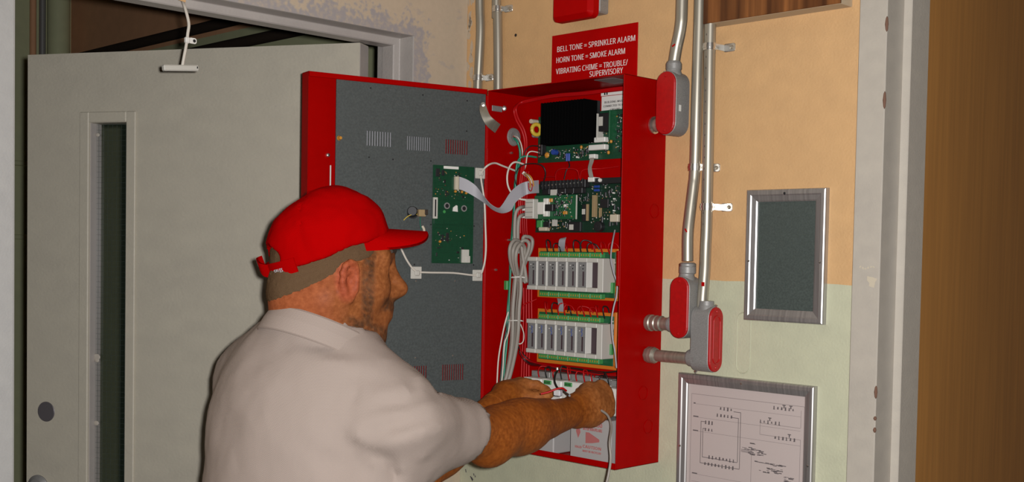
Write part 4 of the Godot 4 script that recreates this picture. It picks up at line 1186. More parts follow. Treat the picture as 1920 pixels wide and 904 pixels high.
	# thick red pair along the cabinet top and down the left
	for k in 2:
		var e := V(0.006 * k, 0.003 * k, 0)
		wire([V(0.585, 1.908 + 0.003 * k, 0.05), V(0.5086,1.9133,0.05) + e, V(0.4231,1.9119,0.05) + e, V(0.333,1.9139,0.05) + e, V(0.2704,1.911,0.05) + e, V(0.2375,1.9047,0.059) + e, V(0.2375,1.8905,0.075) + e, V(0.2375,1.8694,0.0679) + e, V(0.2425,1.8462,0.0543) + e, V(0.2455,1.8189,0.0484) + e, V(0.2455,1.784,0.0525) + e, V(0.2455,1.749,0.0597) + e, V(0.2435,1.7029,0.0614) + e, V(0.2395,1.6222,0.057) + e], 0.0030, M.red_wire, "red_cable", "%s thick red cable along the cabinet ceiling and down its left side" % ["lower", "upper"][k], "cable", "pair of thick red cables")
	# green and white wires out of the bushing, down the left side
	wire([V(0.2175,1.8326,0.0552), V(0.2295,1.8238,0.0554), V(0.2315,1.8045,0.0487), V(0.2315,1.779,0.0497), V(0.2295,1.752,0.0569), V(0.2275,1.7207,0.059), V(0.2275,1.6685,0.0609), V(0.2275,1.622,0.0646), V(0.2255,1.5756,0.0664), V(0.2235,1.5174,0.0645), V(0.2235,1.4593,0.0696), V(0.2255,1.4129,0.0737), V(0.2275,1.3668,0.081), V(0.2275,1.3206,0.0863), V(0.2275,1.2686,0.0915)], 0.0026, M.green_wire, "green_wire", "green wire leaving the round bushing and running down the left side", "wire")
	wire([V(0.2175,1.8373,0.0536), V(0.2315,1.8328,0.0561), V(0.2335,1.8195,0.0478), V(0.2355,1.7966,0.0443), V(0.2355,1.7617,0.0467), V(0.2335,1.7152,0.05)], 0.0015, M.white_wire, "white_wire", "thin white wire curving out of the round bushing", "wire")
	wire([V(0.2783,1.7888,0.045), V(0.2575,1.7917,0.0501), V(0.2475,1.7878,0.0628), V(0.2395,1.7718,0.0658), V(0.2375,1.7374,0.0661), V(0.2355,1.6913,0.0662), V(0.2335,1.6335,0.0676), V(0.2315,1.5525,0.0701), V(0.2295,1.4828,0.0712), V(0.2295,1.4248,0.073), V(0.2315,1.3786,0.0787), V(0.2315,1.3324,0.084), V(0.2315,1.2745,0.0874)], 0.0022, M.green_wire, "green_wire", "green wire bending from the upper board down the left side", "wire")
	wire([V(0.2375,1.4544,0.0817), V(0.2355,1.4256,0.0903), V(0.2315,1.3909,0.0952), V(0.2275,1.3446,0.0998), V(0.2255,1.2691,0.1008)], 0.0018, M.white_wire, "white_wire", "left of two white wires running to the cabinet bottom behind the left wrist", "wire")
	wire([V(0.2415,1.4487,0.0774), V(0.2395,1.4083,0.0825), V(0.2375,1.3854,0.0913), V(0.2355,1.3332,0.0928), V(0.2335,1.2697,0.0974)], 0.0018, M.white_wire, "white_wire", "right of two white wires running to the cabinet bottom behind the left wrist", "wire")
	wire([V(0.2295,1.4364,0.0717), V(0.2275,1.3901,0.0832), V(0.2255,1.3321,0.0879), V(0.2235,1.2683,0.0924)], 0.0018, M.black_wire, "black_wire", "black wire between the white wires behind the left wrist", "wire")
	solo("wire_clip", bx(V(0.2235,1.5117,0.0742), V(0.01, 0.02, 0.008), 0.001), M.green_plug, "small dark green clip on the cabinet side left of the grey hank", "clip")
	# black wires by the middle board
	wire([V(0.3013,1.7342,0.046), V(0.3109,1.753,0.05), V(0.3074,1.7675,0.055), V(0.2916,1.7735,0.06), V(0.2575,1.7739,0.0578), V(0.2515,1.7653,0.0711), V(0.2475,1.7501,0.0781), V(0.2475,1.7342,0.0761), V(0.2475,1.7186,0.0675)], 0.0014, M.black_wire, "black_wire", "black wire arching from the terminal strip to the bundle at left", "wire")
	wire([V(0.2825,1.8126,0.045), V(0.2649,1.8131,0.05), V(0.254,1.803,0.055), V(0.248,1.7837,0.055)], 0.0014, M.black_wire, "black_wire", "black wire leaving the left end of the upper board", "wire")
	wire([V(0.2828,1.7989,0.045), V(0.2668,1.8016,0.05), V(0.2607,1.7946,0.055), V(0.2564,1.7719,0.055), V(0.2469,1.7634,0.05)], 0.0014, M.white_wire, "white_wire", "short white wire from the left end of the upper board", "wire")
	# jumper of orange and white wires
	var jm := [M.amber, M.white_wire, M.amber]
	for k in 3:
		var e := V(0.004 * k, 0.001 * k, 0)
		wire([V(0.2575,1.7541,0.0638) + e * 0.3, V(0.2848,1.7453,0.08) + e, V(0.2927,1.7338,0.078) + e, V(0.2901,1.7216,0.075) + e * 1.3], 0.0014, jm[k], "jumper_wire", "%s jumper wire, %s from the left of three beside the ribbon cable end" % [["orange", "white", "orange"][k], ORD[k]], "wire", "jumper wires beside the ribbon cable")
	wire([V(0.2585,1.7561,0.0665), V(0.2645,1.7485,0.0577)], 0.004, M.white_bright, "splice_sleeve", "white sleeve gathering the orange jumper wires", "sleeve")
	wire([V(0.288,1.7317,0.078), V(0.2899,1.7181,0.078), V(0.2964,1.7145,0.078), V(0.2993,1.7235,0.078), V(0.2949,1.7338,0.077)], 0.001, M.red_wire, "red_wire", "thin red loop hanging over the end of the ribbon cable", "wire")
	# red loops above the terminal strip
	wire([V(0.3361,1.7389,0.045), V(0.3419,1.753,0.05), V(0.3571,1.76,0.055), V(0.3813,1.7601,0.055), V(0.4023,1.7571,0.055), V(0.4055,1.7485,0.05), V(0.4028,1.7367,0.045)], 0.0014, M.red_wire, "red_wire", "wide red wire arch over the black terminal strip", "wire", RD)
	wire([V(0.4058,1.7355,0.045), V(0.4114,1.7494,0.05), V(0.4186,1.7557,0.05), V(0.4302,1.7578,0.045), V(0.4534,1.7589,0.03), V(0.4961,1.7616,0.03)], 0.0014, M.red_wire, "red_wire", "red wire running right from the end of the terminal strip", "wire", RD)
	wire([V(0.2794,1.745,0.03), V(0.3078,1.7472,0.035), V(0.3313,1.745,0.04)], 0.0014, M.red_wire, "red_wire", "short red wire at the left end of the terminal strip", "wire", RD)
	wire([V(0.3617,1.7768,0.034), V(0.3705,1.766,0.04), V(0.3662,1.7569,0.045), V(0.3606,1.7392,0.045)], 0.0012, M.black_wire, "black_wire", "short black wire under the blue capacitors", "wire")
	# red loops entering the relay boards
	var rng := RandomNumberGenerator.new(); rng.seed = 12
	var ra := [V(0.2986,1.5839,0.034), V(0.4902,1.5873,0.034), V(0.299,1.4505,0.034), V(0.4797,1.4551,0.034), V(0.294,1.3172,0.05), V(0.5112,1.3189,0.05)]
	for row in 3:
		for k in 10:
			var s: Vector3 = (ra[row * 2] as Vector3).lerp(ra[row * 2 + 1], (k + 0.5) / 10.0)
			var up := rng.randf_range(0.016, 0.028)
			var side := rng.randf_range(-0.02, 0.02)
			var dk := rng.randf() < 0.4
			wire([s + V(0, -0.004, 0), s + V(0.001, up * 0.5, 0.006), s + V(side * 0.4, up, 0.004), s + V(side, up * 0.9, -0.008), s + V(side * 1.5, up * 0.35, -0.014)], 0.0015, M.black_wire if dk else M.red_wire, "black_wire" if dk else "red_wire", "thin %s wire, %s from the left of those rising from the %s" % ["black" if dk else "red", ORD[k], ["upper relay board", "lower relay board", "white zone modules"][row]], "wire", ["wire loops above the upper relay board", "wire loops above the lower relay board", "wires of the white zone modules"][row])
	# long dark-red runs
	wire([V(0.2719,1.4828,0.03), V(0.264,1.4768,0.04), V(0.2495,1.4693,0.0465), V(0.2515,1.451,0.0563), V(0.2515,1.414,0.0603), V(0.2515,1.3673,0.0541), V(0.2625,1.3488,0.04), V(0.3076,1.3431,0.04), V(0.3851,1.3381,0.04), V(0.455,1.3348,0.035), V(0.508,1.3369,0.03)], 0.0016, M.red_wire, "red_wire", "long red wire curving round the left end of the lower relay board", "wire")
	wire([V(0.2475,1.3789,0.0586), V(0.2559,1.353,0.04), V(0.3029,1.3378,0.035), V(0.3805,1.3419,0.035), V(0.4651,1.3398,0.03), V(0.5077,1.3456,0.03)], 0.0018, M.black_wire, "black_wire", "long dark wire running below the lower relay board", "wire")
	for k in 4:
		var e := V(0.008 * k, 0, 0)
		wire([V(0.2295,1.5057,0.0272) + e, V(0.2315,1.4647,0.0281) + e, V(0.2315,1.4118,0.0284) + e * 1.1, V(0.2315,1.353,0.0302) + e * 0.9, V(0.2315,1.2941,0.032) + e, V(0.2315,1.247,0.0324) + e], 0.0026, M.red_wire, "red_wire", "upright red wire left of the relay boards, %s from the left" % ORD[k], "wire", "upright red wires left of the relay boards")
	for k in 3:
		var e := V(0.006 * k, 0, 0)
		wire([V(0.2335,1.7602,0.0347) + e, V(0.2335,1.7158,0.0385) + e, V(0.2335,1.6693,0.0389) + e, V(0.2335,1.6227,0.036) + e, V(0.2335,1.5762,0.0248) + e], 0.0018, M.red_wire, "red_wire", "red wire behind the grey cables beside the middle board, %s from the left" % ORD[k], "wire", "red wires beside the middle board")
	wire([V(0.2575,1.4284,0.0634), V(0.2625,1.4088,0.0581), V(0.2625,1.3915,0.0593), V(0.2575,1.3856,0.0656), V(0.2535,1.3936,0.07), V(0.2515,1.412,0.0701)], 0.0013, M.white_wire, "white_wire", "small white wire loop left of the lower relay board", "wire")
	# grey cable hank: open loops above a white tie, strands below it
	var gg := "grey cables of the tied hank"
	var loops := [[V(0.2575,1.562,0.0962), V(0.2625,1.5916,0.1051), V(0.2625,1.6089,0.0927), V(0.2595,1.6047,0.0717), V(0.2575,1.5761,0.0624)], [V(0.2655,1.5621,0.0961), V(0.2705,1.5871,0.1033), V(0.2695,1.6032,0.0915), V(0.2675,1.5966,0.0763), V(0.2625,1.5703,0.069)], [V(0.2735,1.5645,0.0977), V(0.2775,1.5873,0.0991), V(0.2775,1.6011,0.0866), V(0.2735,1.5922,0.0709), V(0.2675,1.5647,0.069)], [V(0.2655,1.5647,0.0587), V(0.2675,1.5903,0.045), V(0.2675,1.6111,0.0422), V(0.2655,1.6177,0.0552), V(0.2635,1.6082,0.0677)], [V(0.2715,1.5624,0.0713), V(0.2755,1.5855,0.0629), V(0.2755,1.6027,0.0601), V(0.2725,1.6094,0.0687), V(0.2695,1.5989,0.0768)]]
	for k in 5:
		var q: Array = loops[k]
		var tie: Vector3 = V(0.2625,1.5301,0.0777) + V(0.004 * (k - 2), 0, 0)
		wire([tie + V(0, -0.01, 0), tie, q[0], q[1], q[2], q[3], q[4], tie + V(0.003, 0, -0.012), tie + V(0.003, -0.01, -0.012)], 0.0042, M.grey_cable, "grey_cable", "grey cable loop of the tied hank, %s from the left above the white tie" % ORD[k], "cable", gg)
	for k in 5:
		var e := V(0.0062 * (k - 2), 0, 0.004 * sin(k * 2.0))
		var low := e * (1.0 if k < 4 else 0.8)
		wire([V(0.2625,1.5347,0.0778) + e * 0.75, V(0.2625,1.5015,0.0786) + e, V(0.2625,1.4613,0.0824) + e, V(0.2625,1.4154,0.0828) + e * 0.9, V(0.2575,1.3748,0.0816) + low * 0.8, V(0.2475,1.3222,0.085) + low * 0.6, V(0.2415,1.2875,0.0927) + low * 0.5, V(0.2375,1.2411,0.0973) + low * 0.5], 0.0044, M.grey_cable, "grey_cable", "grey cable strand, %s from the left below the white tie" % ORD[k], "cable", "grey cables below the white tie")
	for q in [[V(0.2595,1.53,0.0747), 0.0175, 0.0016, "upper white cable tie round the grey hank"], [V(0.2605,1.4371,0.0814), 0.0185, 0.0013, "lower thin cable tie round the grey strands"]]:
		mb = MB.new()
		var ring := []
		for i in 17:
			ring.append(q[0] + V(cos(TAU * i / 16.0) * q[1], 0.001 * sin(TAU * i / 8.0), sin(TAU * i / 16.0) * 0.014))
		mb.tube(ring, q[2], 6, 1)
		solo("cable_tie", mb, M.white_bright, q[3], "cable tie")
	wire([V(0.249,1.6825,0.05), V(0.2575,1.6791,0.0733), V(0.2525,1.6675,0.0793), V(0.2515,1.6389,0.0809), V(0.2515,1.6102,0.0801), V(0.2515,1.5701,0.0774)], 0.004, M.grey_cable, "grey_cable", "upper of two grey cables leaving the tall white plug", "cable")
	wire([V(0.251,1.6663,0.05), V(0.2595,1.662,0.0716), V(0.2555,1.6505,0.0738), V(0.2535,1.6219,0.0727), V(0.2515,1.5817,0.068)], 0.004, M.grey_cable, "grey_cable", "lower of two grey cables leaving the tall white plug", "cable")
	for k in 3:
		wire([V(0.2415,1.3722,0.0491) + V(0, -0.004 * k, 0), V(0.2587,1.346,0.036) + V(0, -0.003 * k, 0), V(0.3235,1.3375,0.04) + V(0, 0.002 * k, 0), V(0.389,1.3393,0.036) + V(0, -0.004 * k, 0), V(0.4542,1.3335,0.034) + V(0, 0.003 * k, 0), V(0.5081,1.3347,0.03) + V(0, -0.004 * k, 0)], 0.002, M.dark_red_wire if k != 1 else M.black_wire, "dark_wire", "dark wire of the run under the lower relay board, %s from the top" % ORD[k], "wire", "dark wires under the lower relay board")
	# thin grey cable along the right
	wire([V(0.5067,1.6313,0.05), V(0.5228,1.6094,0.075), V(0.5278,1.5881,0.085), V(0.5325,1.5691,0.09), V(0.5417,1.5461,0.092), V(0.5488,1.5253,0.09), V(0.5481,1.5011,0.09), V(0.5461,1.48,0.095), V(0.5439,1.4537,0.098), V(0.5461,1.4223,0.098), V(0.5513,1.3909,0.095), V(0.5521,1.3591,0.09)], 0.0017, M.ribbon, "grey_cable", "thin pale grey cable weaving down the right of the relay boards", "cable")
	# grey lead hanging out of the right fist
	wire([V(0.5759,1.2829,0.1602), V(0.5979,1.2757,0.1669), V(0.6223,1.2599,0.1857), V(0.6536,1.2379,0.2264), V(0.6625,1.2104,0.233), V(0.6673,1.183,0.2438), V(0.6627,1.1442,0.2505), V(0.6575,1.0666,0.2597)], 0.0024, M.grey_cable, "grey_lead", "grey lead hanging from the right fist past the battery", "cable")
	# the leads being wired up between the hands
	wire([V(0.52,1.3173,0.2713), V(0.5311,1.3216,0.2598), V(0.5394,1.3268,0.2512), V(0.5479,1.329,0.2427), V(0.547,1.323,0.2297)], 0.002, M.red_wire, "red_wire", "red wire held between the fingertips of both hands", "wire")
	wire([V(0.367,1.3377,0.06), V(0.3828,1.3305,0.085), V(0.3957,1.3181,0.1), V(0.4142,1.3073,0.11), V(0.4384,1.3038,0.12), V(0.5583,1.3152,0.2329)], 0.0022, M.black_wire, "black_wire", "black wire curving down from a silver lug into the right hand", "wire")
	solo("wire_lug", lt(V(0.3671,1.3332,0.06), V(0, 1, 0.2), [Vector2(0, 0), Vector2(0.002, 0), Vector2(0.0025, 0.004), Vector2(0.004, 0.006), Vector2(0.003, 0.01), Vector2(0, 0.01)], 10), M.zinc, "silver lug on the end of the black wire", "lug")
	var ct: Vector3 = V(0.5297,1.3175,0.2331)
	var t := thing("clear_plug", "small clear ribbed plug between the fingertips", "plug", ct)
	obj("body", bx(ct, V(0.016, 0.012, 0.01), 0.002), M.ribbon, t)
	for k in 4:
		obj("contact", bx(ct + V(-0.006 + 0.004 * k, 0.001, 0.0052), V(0.0014, 0.011, 0.0012), 0.0003), M.white_bright, t)

# ---------------------------------------------------------------- pipes
func conduit(called: String, pts: Array, r: float, label: String) -> Node3D:
	var e: Vector3 = pts[pts.size() - 1]
	var t := thing(called, label, "conduit", e, "galvanised conduits on the wall")
	obj("tube", tb(pts, r, 18, 8), M.galv, t)
	return t

# a one-hole strap over a vertical pipe, its tab to the right
func strap(at: Vector3, r: float, label: String) -> void:
	var t := thing("pipe_strap", label, "pipe strap", at, "one-hole pipe straps")
	var band := MB.new()
	for k in 3:
		var y := (k - 1) * 0.0042
		var rr := r + (0.0022 if k == 1 else 0.0014)
		var pts := []
		for i in 15:
			var a := PI * (-0.12 + 1.24 * i / 14.0)
			pts.append(at + V(cos(a) * rr, y, sin(a) * rr))
		band.ribbon(pts, pts.map(func(_p): return V(0, 0.0024, 0)), 0.0016, 1)
	obj("band", band, M.zinc, t)
	var zz := 0.0012
	var mb := MB.new()
	mb.prism(roundrect(0.026, 0.016, 0.004), V(at.x + r + 0.014, at.y, zz - 0.001), Vector3.RIGHT, Vector3.UP, 0.002, 0.0005)
	mb.box(V(at.x + r + 0.0015, at.y, at.z * 0.5), V(0.002, 0.012, at.z), 0.0004)
	obj("tab", mb, M.zinc, t)
	obj("screw", lt(V(at.x + r + 0.019, at.y, zz + 0.001), Vector3.BACK, [Vector2(0, 0.003), Vector2(0.003, 0.0026), Vector2(0.0042, 0.0)], 12), M.galv, t)

func build_conduits() -> void:
	var r := 0.0108
	conduit("conduit", [V(0.055, 2.718, 0.012), V(0.056, 2.3, 0.012), V(0.0565, 2.161, 0.012), V(0.0602, 2.088, 0.012), V(0.0557, 1.983, 0.012), V(0.0545, 1.96, 0.012), V(0.054, 1.6, 0.012), V(0.054, 1.1, 0.012)], 0.0105, "leftmost silver conduit beside the wall corner, slightly kinked")
	conduit("conduit", [V(0.109, 2.718, 0.012), V(0.111, 2.153, 0.012), V(0.115, 2.13, 0.012), V(0.1216, 1.9545, 0.012), V(0.124, 1.6, 0.012), V(0.124, 1.1, 0.012)], 0.0105, "second silver conduit from the corner, left of the red sign")
	strap(V(0.0557, 1.983, 0.012), 0.0105, "pipe strap on the leftmost conduit just above the cabinet door")
	strap(V(0.1153, 2.132, 0.012), 0.0105, "pipe strap on the second conduit from the corner, near the picture top")
	# C: bends into the upper red-covered fitting
	var c := conduit("conduit", [V(0.661, 2.718, 0.05), V(0.6614, 2.3, 0.05), V(0.6614, 2.07, 0.05), V(0.6595, 2.02, 0.05), V(0.649, 1.98, 0.048), V(0.6435, 1.953, 0.047)], 0.0115, "bent silver conduit entering the uppermost red-capped fitting")
	obj("red_mark", bx(V(0.651, 1.984, 0.0597), V(0.008, 0.003, 0.001), 0.0003, Basis(Vector3.BACK, 0.5)), M.red_matte, c)
	obj("compression_nut", lt(V(0.6435, 1.939, 0.047), Vector3.UP, [Vector2(0.0, 0.0), Vector2(0.0145, 0.0), Vector2(0.0155, 0.002), Vector2(0.0155, 0.012), Vector2(0.0135, 0.016), Vector2(0.0115, 0.018)], 8), M.cast, c)
	# D
	var d := conduit("conduit", [V(0.6885, 2.718, 0.03), V(0.688, 2.3, 0.03), V(0.6879, 2.07, 0.03), V(0.687, 1.9, 0.03), V(0.6861, 1.752, 0.03), V(0.6856,1.7151,0.033), V(0.6847,1.6639,0.04), V(0.6853,1.623,0.046), V(0.6877,1.5721,0.048)], r, "long silver conduit bending into the middle red-capped fitting")
	obj("red_mark", bx(V(0.6887,1.6308,0.0575), V(0.003, 0.008, 0.001), 0.0003, Basis(Vector3.BACK, 0.6)), M.red_matte, d)
	var dn: Vector3 = V(0.6879,1.565,0.048)
	for k in 2:
		obj("compression_nut", lt(dn + V(0, -0.006 - 0.011 * k, 0), Vector3.UP, [Vector2(0, 0), Vector2(0.0145, 0), Vector2(0.0162, 0.002), Vector2(0.0162, 0.008 if k == 0 else 0.013), Vector2(0.0145, 0.0095 if k == 0 else 0.015), Vector2(0.011, 0.011 if k == 0 else 0.017)], 6 if k == 0 else 20), M.cast, d)
	strap(V(0.6861, 1.752, 0.03), r, "pipe strap on the long conduit, halfway down beside the cabinet")
	# E with a printed row of ticks
	var e := conduit("conduit", [V(0.713, 2.718, 0.03), V(0.7135, 2.3, 0.03), V(0.7141, 2.016, 0.03), V(0.7168, 1.676, 0.03), V(0.7165, 1.60, 0.031), V(0.7185,1.5525,0.035), V(0.7187,1.5019,0.04), V(0.7184,1.4715,0.04)], r, "rightmost silver conduit with a row of dark ticks, ending in the lowest fitting")
	var mb := MB.new()
	for k in 18:
		var y := 2.0 - k * 0.021
		mb.box(V(lerpf(0.7141, 0.7168, k / 17.0) - 0.0005, y, 0.03 + r), V(0.0012, 0.0035, 0.0006), 0.0)
	obj("printed_tick", mb, M.ink, e, "dark printed ticks", true)
	obj("red_mark", bx(V(0.7247,1.5295,0.0485), V(0.007, 0.008, 0.001), 0.0004), M.red_matte, e)
	strap(V(0.714, 1.978, 0.03), r, "upper pipe strap on the rightmost conduit, under the wooden box")
	strap(V(0.7168, 1.676, 0.03), r, "lower pipe strap on the rightmost conduit, left of the dark framed panel")
	# conduit bodies
	fitting("uppermost cast fitting with a red cover, overlapping the cabinet corner", V(0.643, 1.874, 0.047), 0.046, 0.122, Vector3.BACK, 0.042, V(0.592, 1.8373, 0.042), 0)
	fitting("middle cast fitting with a bright red cover facing the room", V(0.6872, 1.484, 0.049), 0.043, 0.118, Vector3.BACK, 0.04, V(0.592, 1.4495, 0.0443), 1)
	fitting("lowest cast fitting, its red cover turned to the right", V(0.730, 1.426, 0.042), 0.042, 0.124, Vector3.RIGHT, 0.04, V(0.592, 1.3863, 0.0454), 2)

# a cast conduit body: pill-shaped shell, gasketed red cover with two screws, hub on top, side hub and nipple into the cabinet
func fitting(label: String, at: Vector3, w: float, h: float, face: Vector3, dep: float, into: Vector3, kind: int) -> void:
	var t := thing("conduit_fitting", label, "conduit fitting", at, "cast conduit fittings with red covers")
	var ux := Vector3.UP.cross(face).normalized()
	var mb := MB.new()
	mb.prism(pill(w, h, 12), at - face * (dep * 0.5), ux, Vector3.UP, dep, 0.0015)
	obj("shell", mb, M.cast, t)
	mb = MB.new()
	mb.prism(pill(w * 0.98, h * 0.985, 12), at + face * (dep * 0.5), ux, Vector3.UP, 0.0045, 0.0018)
	var cv := obj("cover", mb, M.red_cover, t, "red painted cover")
	if kind == 2:
		mb = MB.new()
		var ring := []
		for q in pill(w * 0.5, h * 0.72, 10):
			ring.append(at + face * (dep * 0.5 + 0.0045) + ux * q.x + Vector3.UP * q.y)
		ring.append(ring[0])
		mb.tube(ring, 0.0016, 6, 1)
		obj("cover_ridge", mb, M.red_cover, cv)
	for s in [-1.0, 1.0]:
		obj("cover_screw", lt(at + face * (dep * 0.5 + 0.0045) + Vector3.UP * (s * (h * 0.5 - 0.009)), face, [Vector2(0, 0.0018), Vector2(0.0024, 0.0014), Vector2(0.0032, 0.0)], 10), M.red_cover, cv)
	obj("hub", lt(at + Vector3.UP * (h * 0.5 - 0.012), Vector3.UP, [Vector2(0.0, 0.0), Vector2(0.0155, 0.0), Vector2(0.0165, 0.008), Vector2(0.0145, 0.014), Vector2(0.0135, 0.022), Vector2(0.0, 0.022)], 20), M.cast, t)
	var x1 := at.x - (w * 0.5 if kind < 2 else dep * 0.5) + 0.006
	var st := V(into.x + 0.0005, into.y, into.z)
	if kind == 0:
		obj("nipple", lt(st, Vector3.RIGHT, [Vector2(0.0, 0.0), Vector2(0.013, 0.0), Vector2(0.013, x1 - st.x + 0.01)], 20), M.galv, t)
		mb = MB.new()
		mb.box(V(st.x + 0.012, st.y, st.z), V(0.006, 0.033, 0.033), 0.004)
		obj("lock_nut", lt(st, Vector3.RIGHT, [Vector2(0.0, 0.0), Vector2(0.017, 0.0), Vector2(0.0175, 0.004), Vector2(0.014, 0.006)], 12), M.zinc, t)
	elif kind == 1:
		obj("nipple", lt(st, Vector3.RIGHT, [Vector2(0.0, 0.0), Vector2(0.0125, 0.0), Vector2(0.0125, x1 - st.x)], 20), M.galv, t)
		obj("coupling_nut", lt(st, Vector3.RIGHT, [Vector2(0.0, 0.0), Vector2(0.0155, 0.0), Vector2(0.0165, 0.003), Vector2(0.0165, 0.010), Vector2(0.0145, 0.012), Vector2(0.0155, 0.015), Vector2(0.0155, 0.022), Vector2(0.014, 0.024), Vector2(0.015, 0.027), Vector2(0.015, 0.034), Vector2(0.0125, 0.036)], 22), M.galv, t)
		obj("side_hub", lt(V(x1 - 0.026, st.y, st.z), Vector3.RIGHT, [Vector2(0.0, 0.0), Vector2(0.0145, 0.0), Vector2(0.0155, 0.003), Vector2(0.0165, 0.03)], 20), M.cast, t)
	else:
		obj("nipple", lt(st, Vector3.RIGHT, [Vector2(0.0, 0.0), Vector2(0.0115, 0.0), Vector2(0.0115, x1 - st.x)], 20), M.galv, t)
		obj("coupling_nut", lt(st, Vector3.RIGHT, [Vector2(0.0, 0.0), Vector2(0.015, 0.0), Vector2(0.0165, 0.003), Vector2(0.0165, 0.018), Vector2(0.0145, 0.023), Vector2(0.0115, 0.025)], 8), M.galv, t)
		obj("side_hub", lt(V(x1 - 0.022, st.y + 0.002, st.z), Vector3.RIGHT, [Vector2(0.0, 0.0), Vector2(0.0145, 0.0), Vector2(0.0165, 0.004), Vector2(0.0185, 0.024)], 20), M.cast, t)
		for s in [-1.0, 1.0]:
			obj("lug_screw", lt(V(at.x + s * 0.018, at.y + s * (h * 0.5 - 0.002), at.z), V(s, s, 0), [Vector2(0, 0.008), Vector2(0.0028, 0.007), Vector2(0.0028, 0.0)], 8), M.zinc, t)
	if kind == 0:
		obj("paper_sticker", bx(at + V(w * 0.5 + 0.0004, -0.01, 0.008), V(0.0008, 0.012, 0.006), 0.0), M.white_bright, t)
		obj("hub_screw", lt(at + V(-0.018, h * 0.5 + 0.002, 0), V(-1, 0, 0.5), [Vector2(0, 0.004), Vector2(0.003, 0.004), Vector2(0.003, 0.0)], 8), M.zinc, t)

# ---------------------------------------------------------------- other things on the walls
# four mitred lengths of rounded moulding; returns the picture opening
func moulding(t: Node3D, x0: float, x1: float, y0: float, y1: float, w: float, hgt: float, m: Material) -> void:
	var prof := [Vector2(0, 0), Vector2(0, hgt * 0.75), Vector2(0.001, hgt * 0.92), Vector2(0.003, hgt), Vector2(w * 0.42, hgt), Vector2(w * 0.52, hgt * 0.86), Vector2(w * 0.9, hgt * 0.72), Vector2(w, hgt * 0.6), Vector2(w, hgt * 0.3)]
	var cs := [V(x0, y0, 0), V(x1, y0, 0), V(x1, y1, 0), V(x0, y1, 0)]
	var mid := V((x0 + x1) / 2, (y0 + y1) / 2, 0)
	for k in 4:
		var a: Vector3 = cs[k]
		var b: Vector3 = cs[(k + 1) % 4]
		var da := V(signf(mid.x - a.x), signf(mid.y - a.y), 0)
		var db := V(signf(mid.x - b.x), signf(mid.y - b.y), 0)
		var inn := (da + db).normalized()
		var mb := MB.new()
		for i in prof.size() - 1:
			var p: Vector2 = prof[i]
			var q: Vector2 = prof[i + 1]
			var e := (q - p).normalized()
			var nn := (inn * -e.y + Vector3.BACK * e.x).normalized()
			if i == 0:
				nn = -inn
			mb.quad(a + da * p.x + Vector3.BACK * p.y, b + db * p.x + Vector3.BACK * p.y, b + db * q.x + Vector3.BACK * q.y, a + da * q.x + Vector3.BACK * q.y, nn)
		obj("frame_bar", mb, m, t)

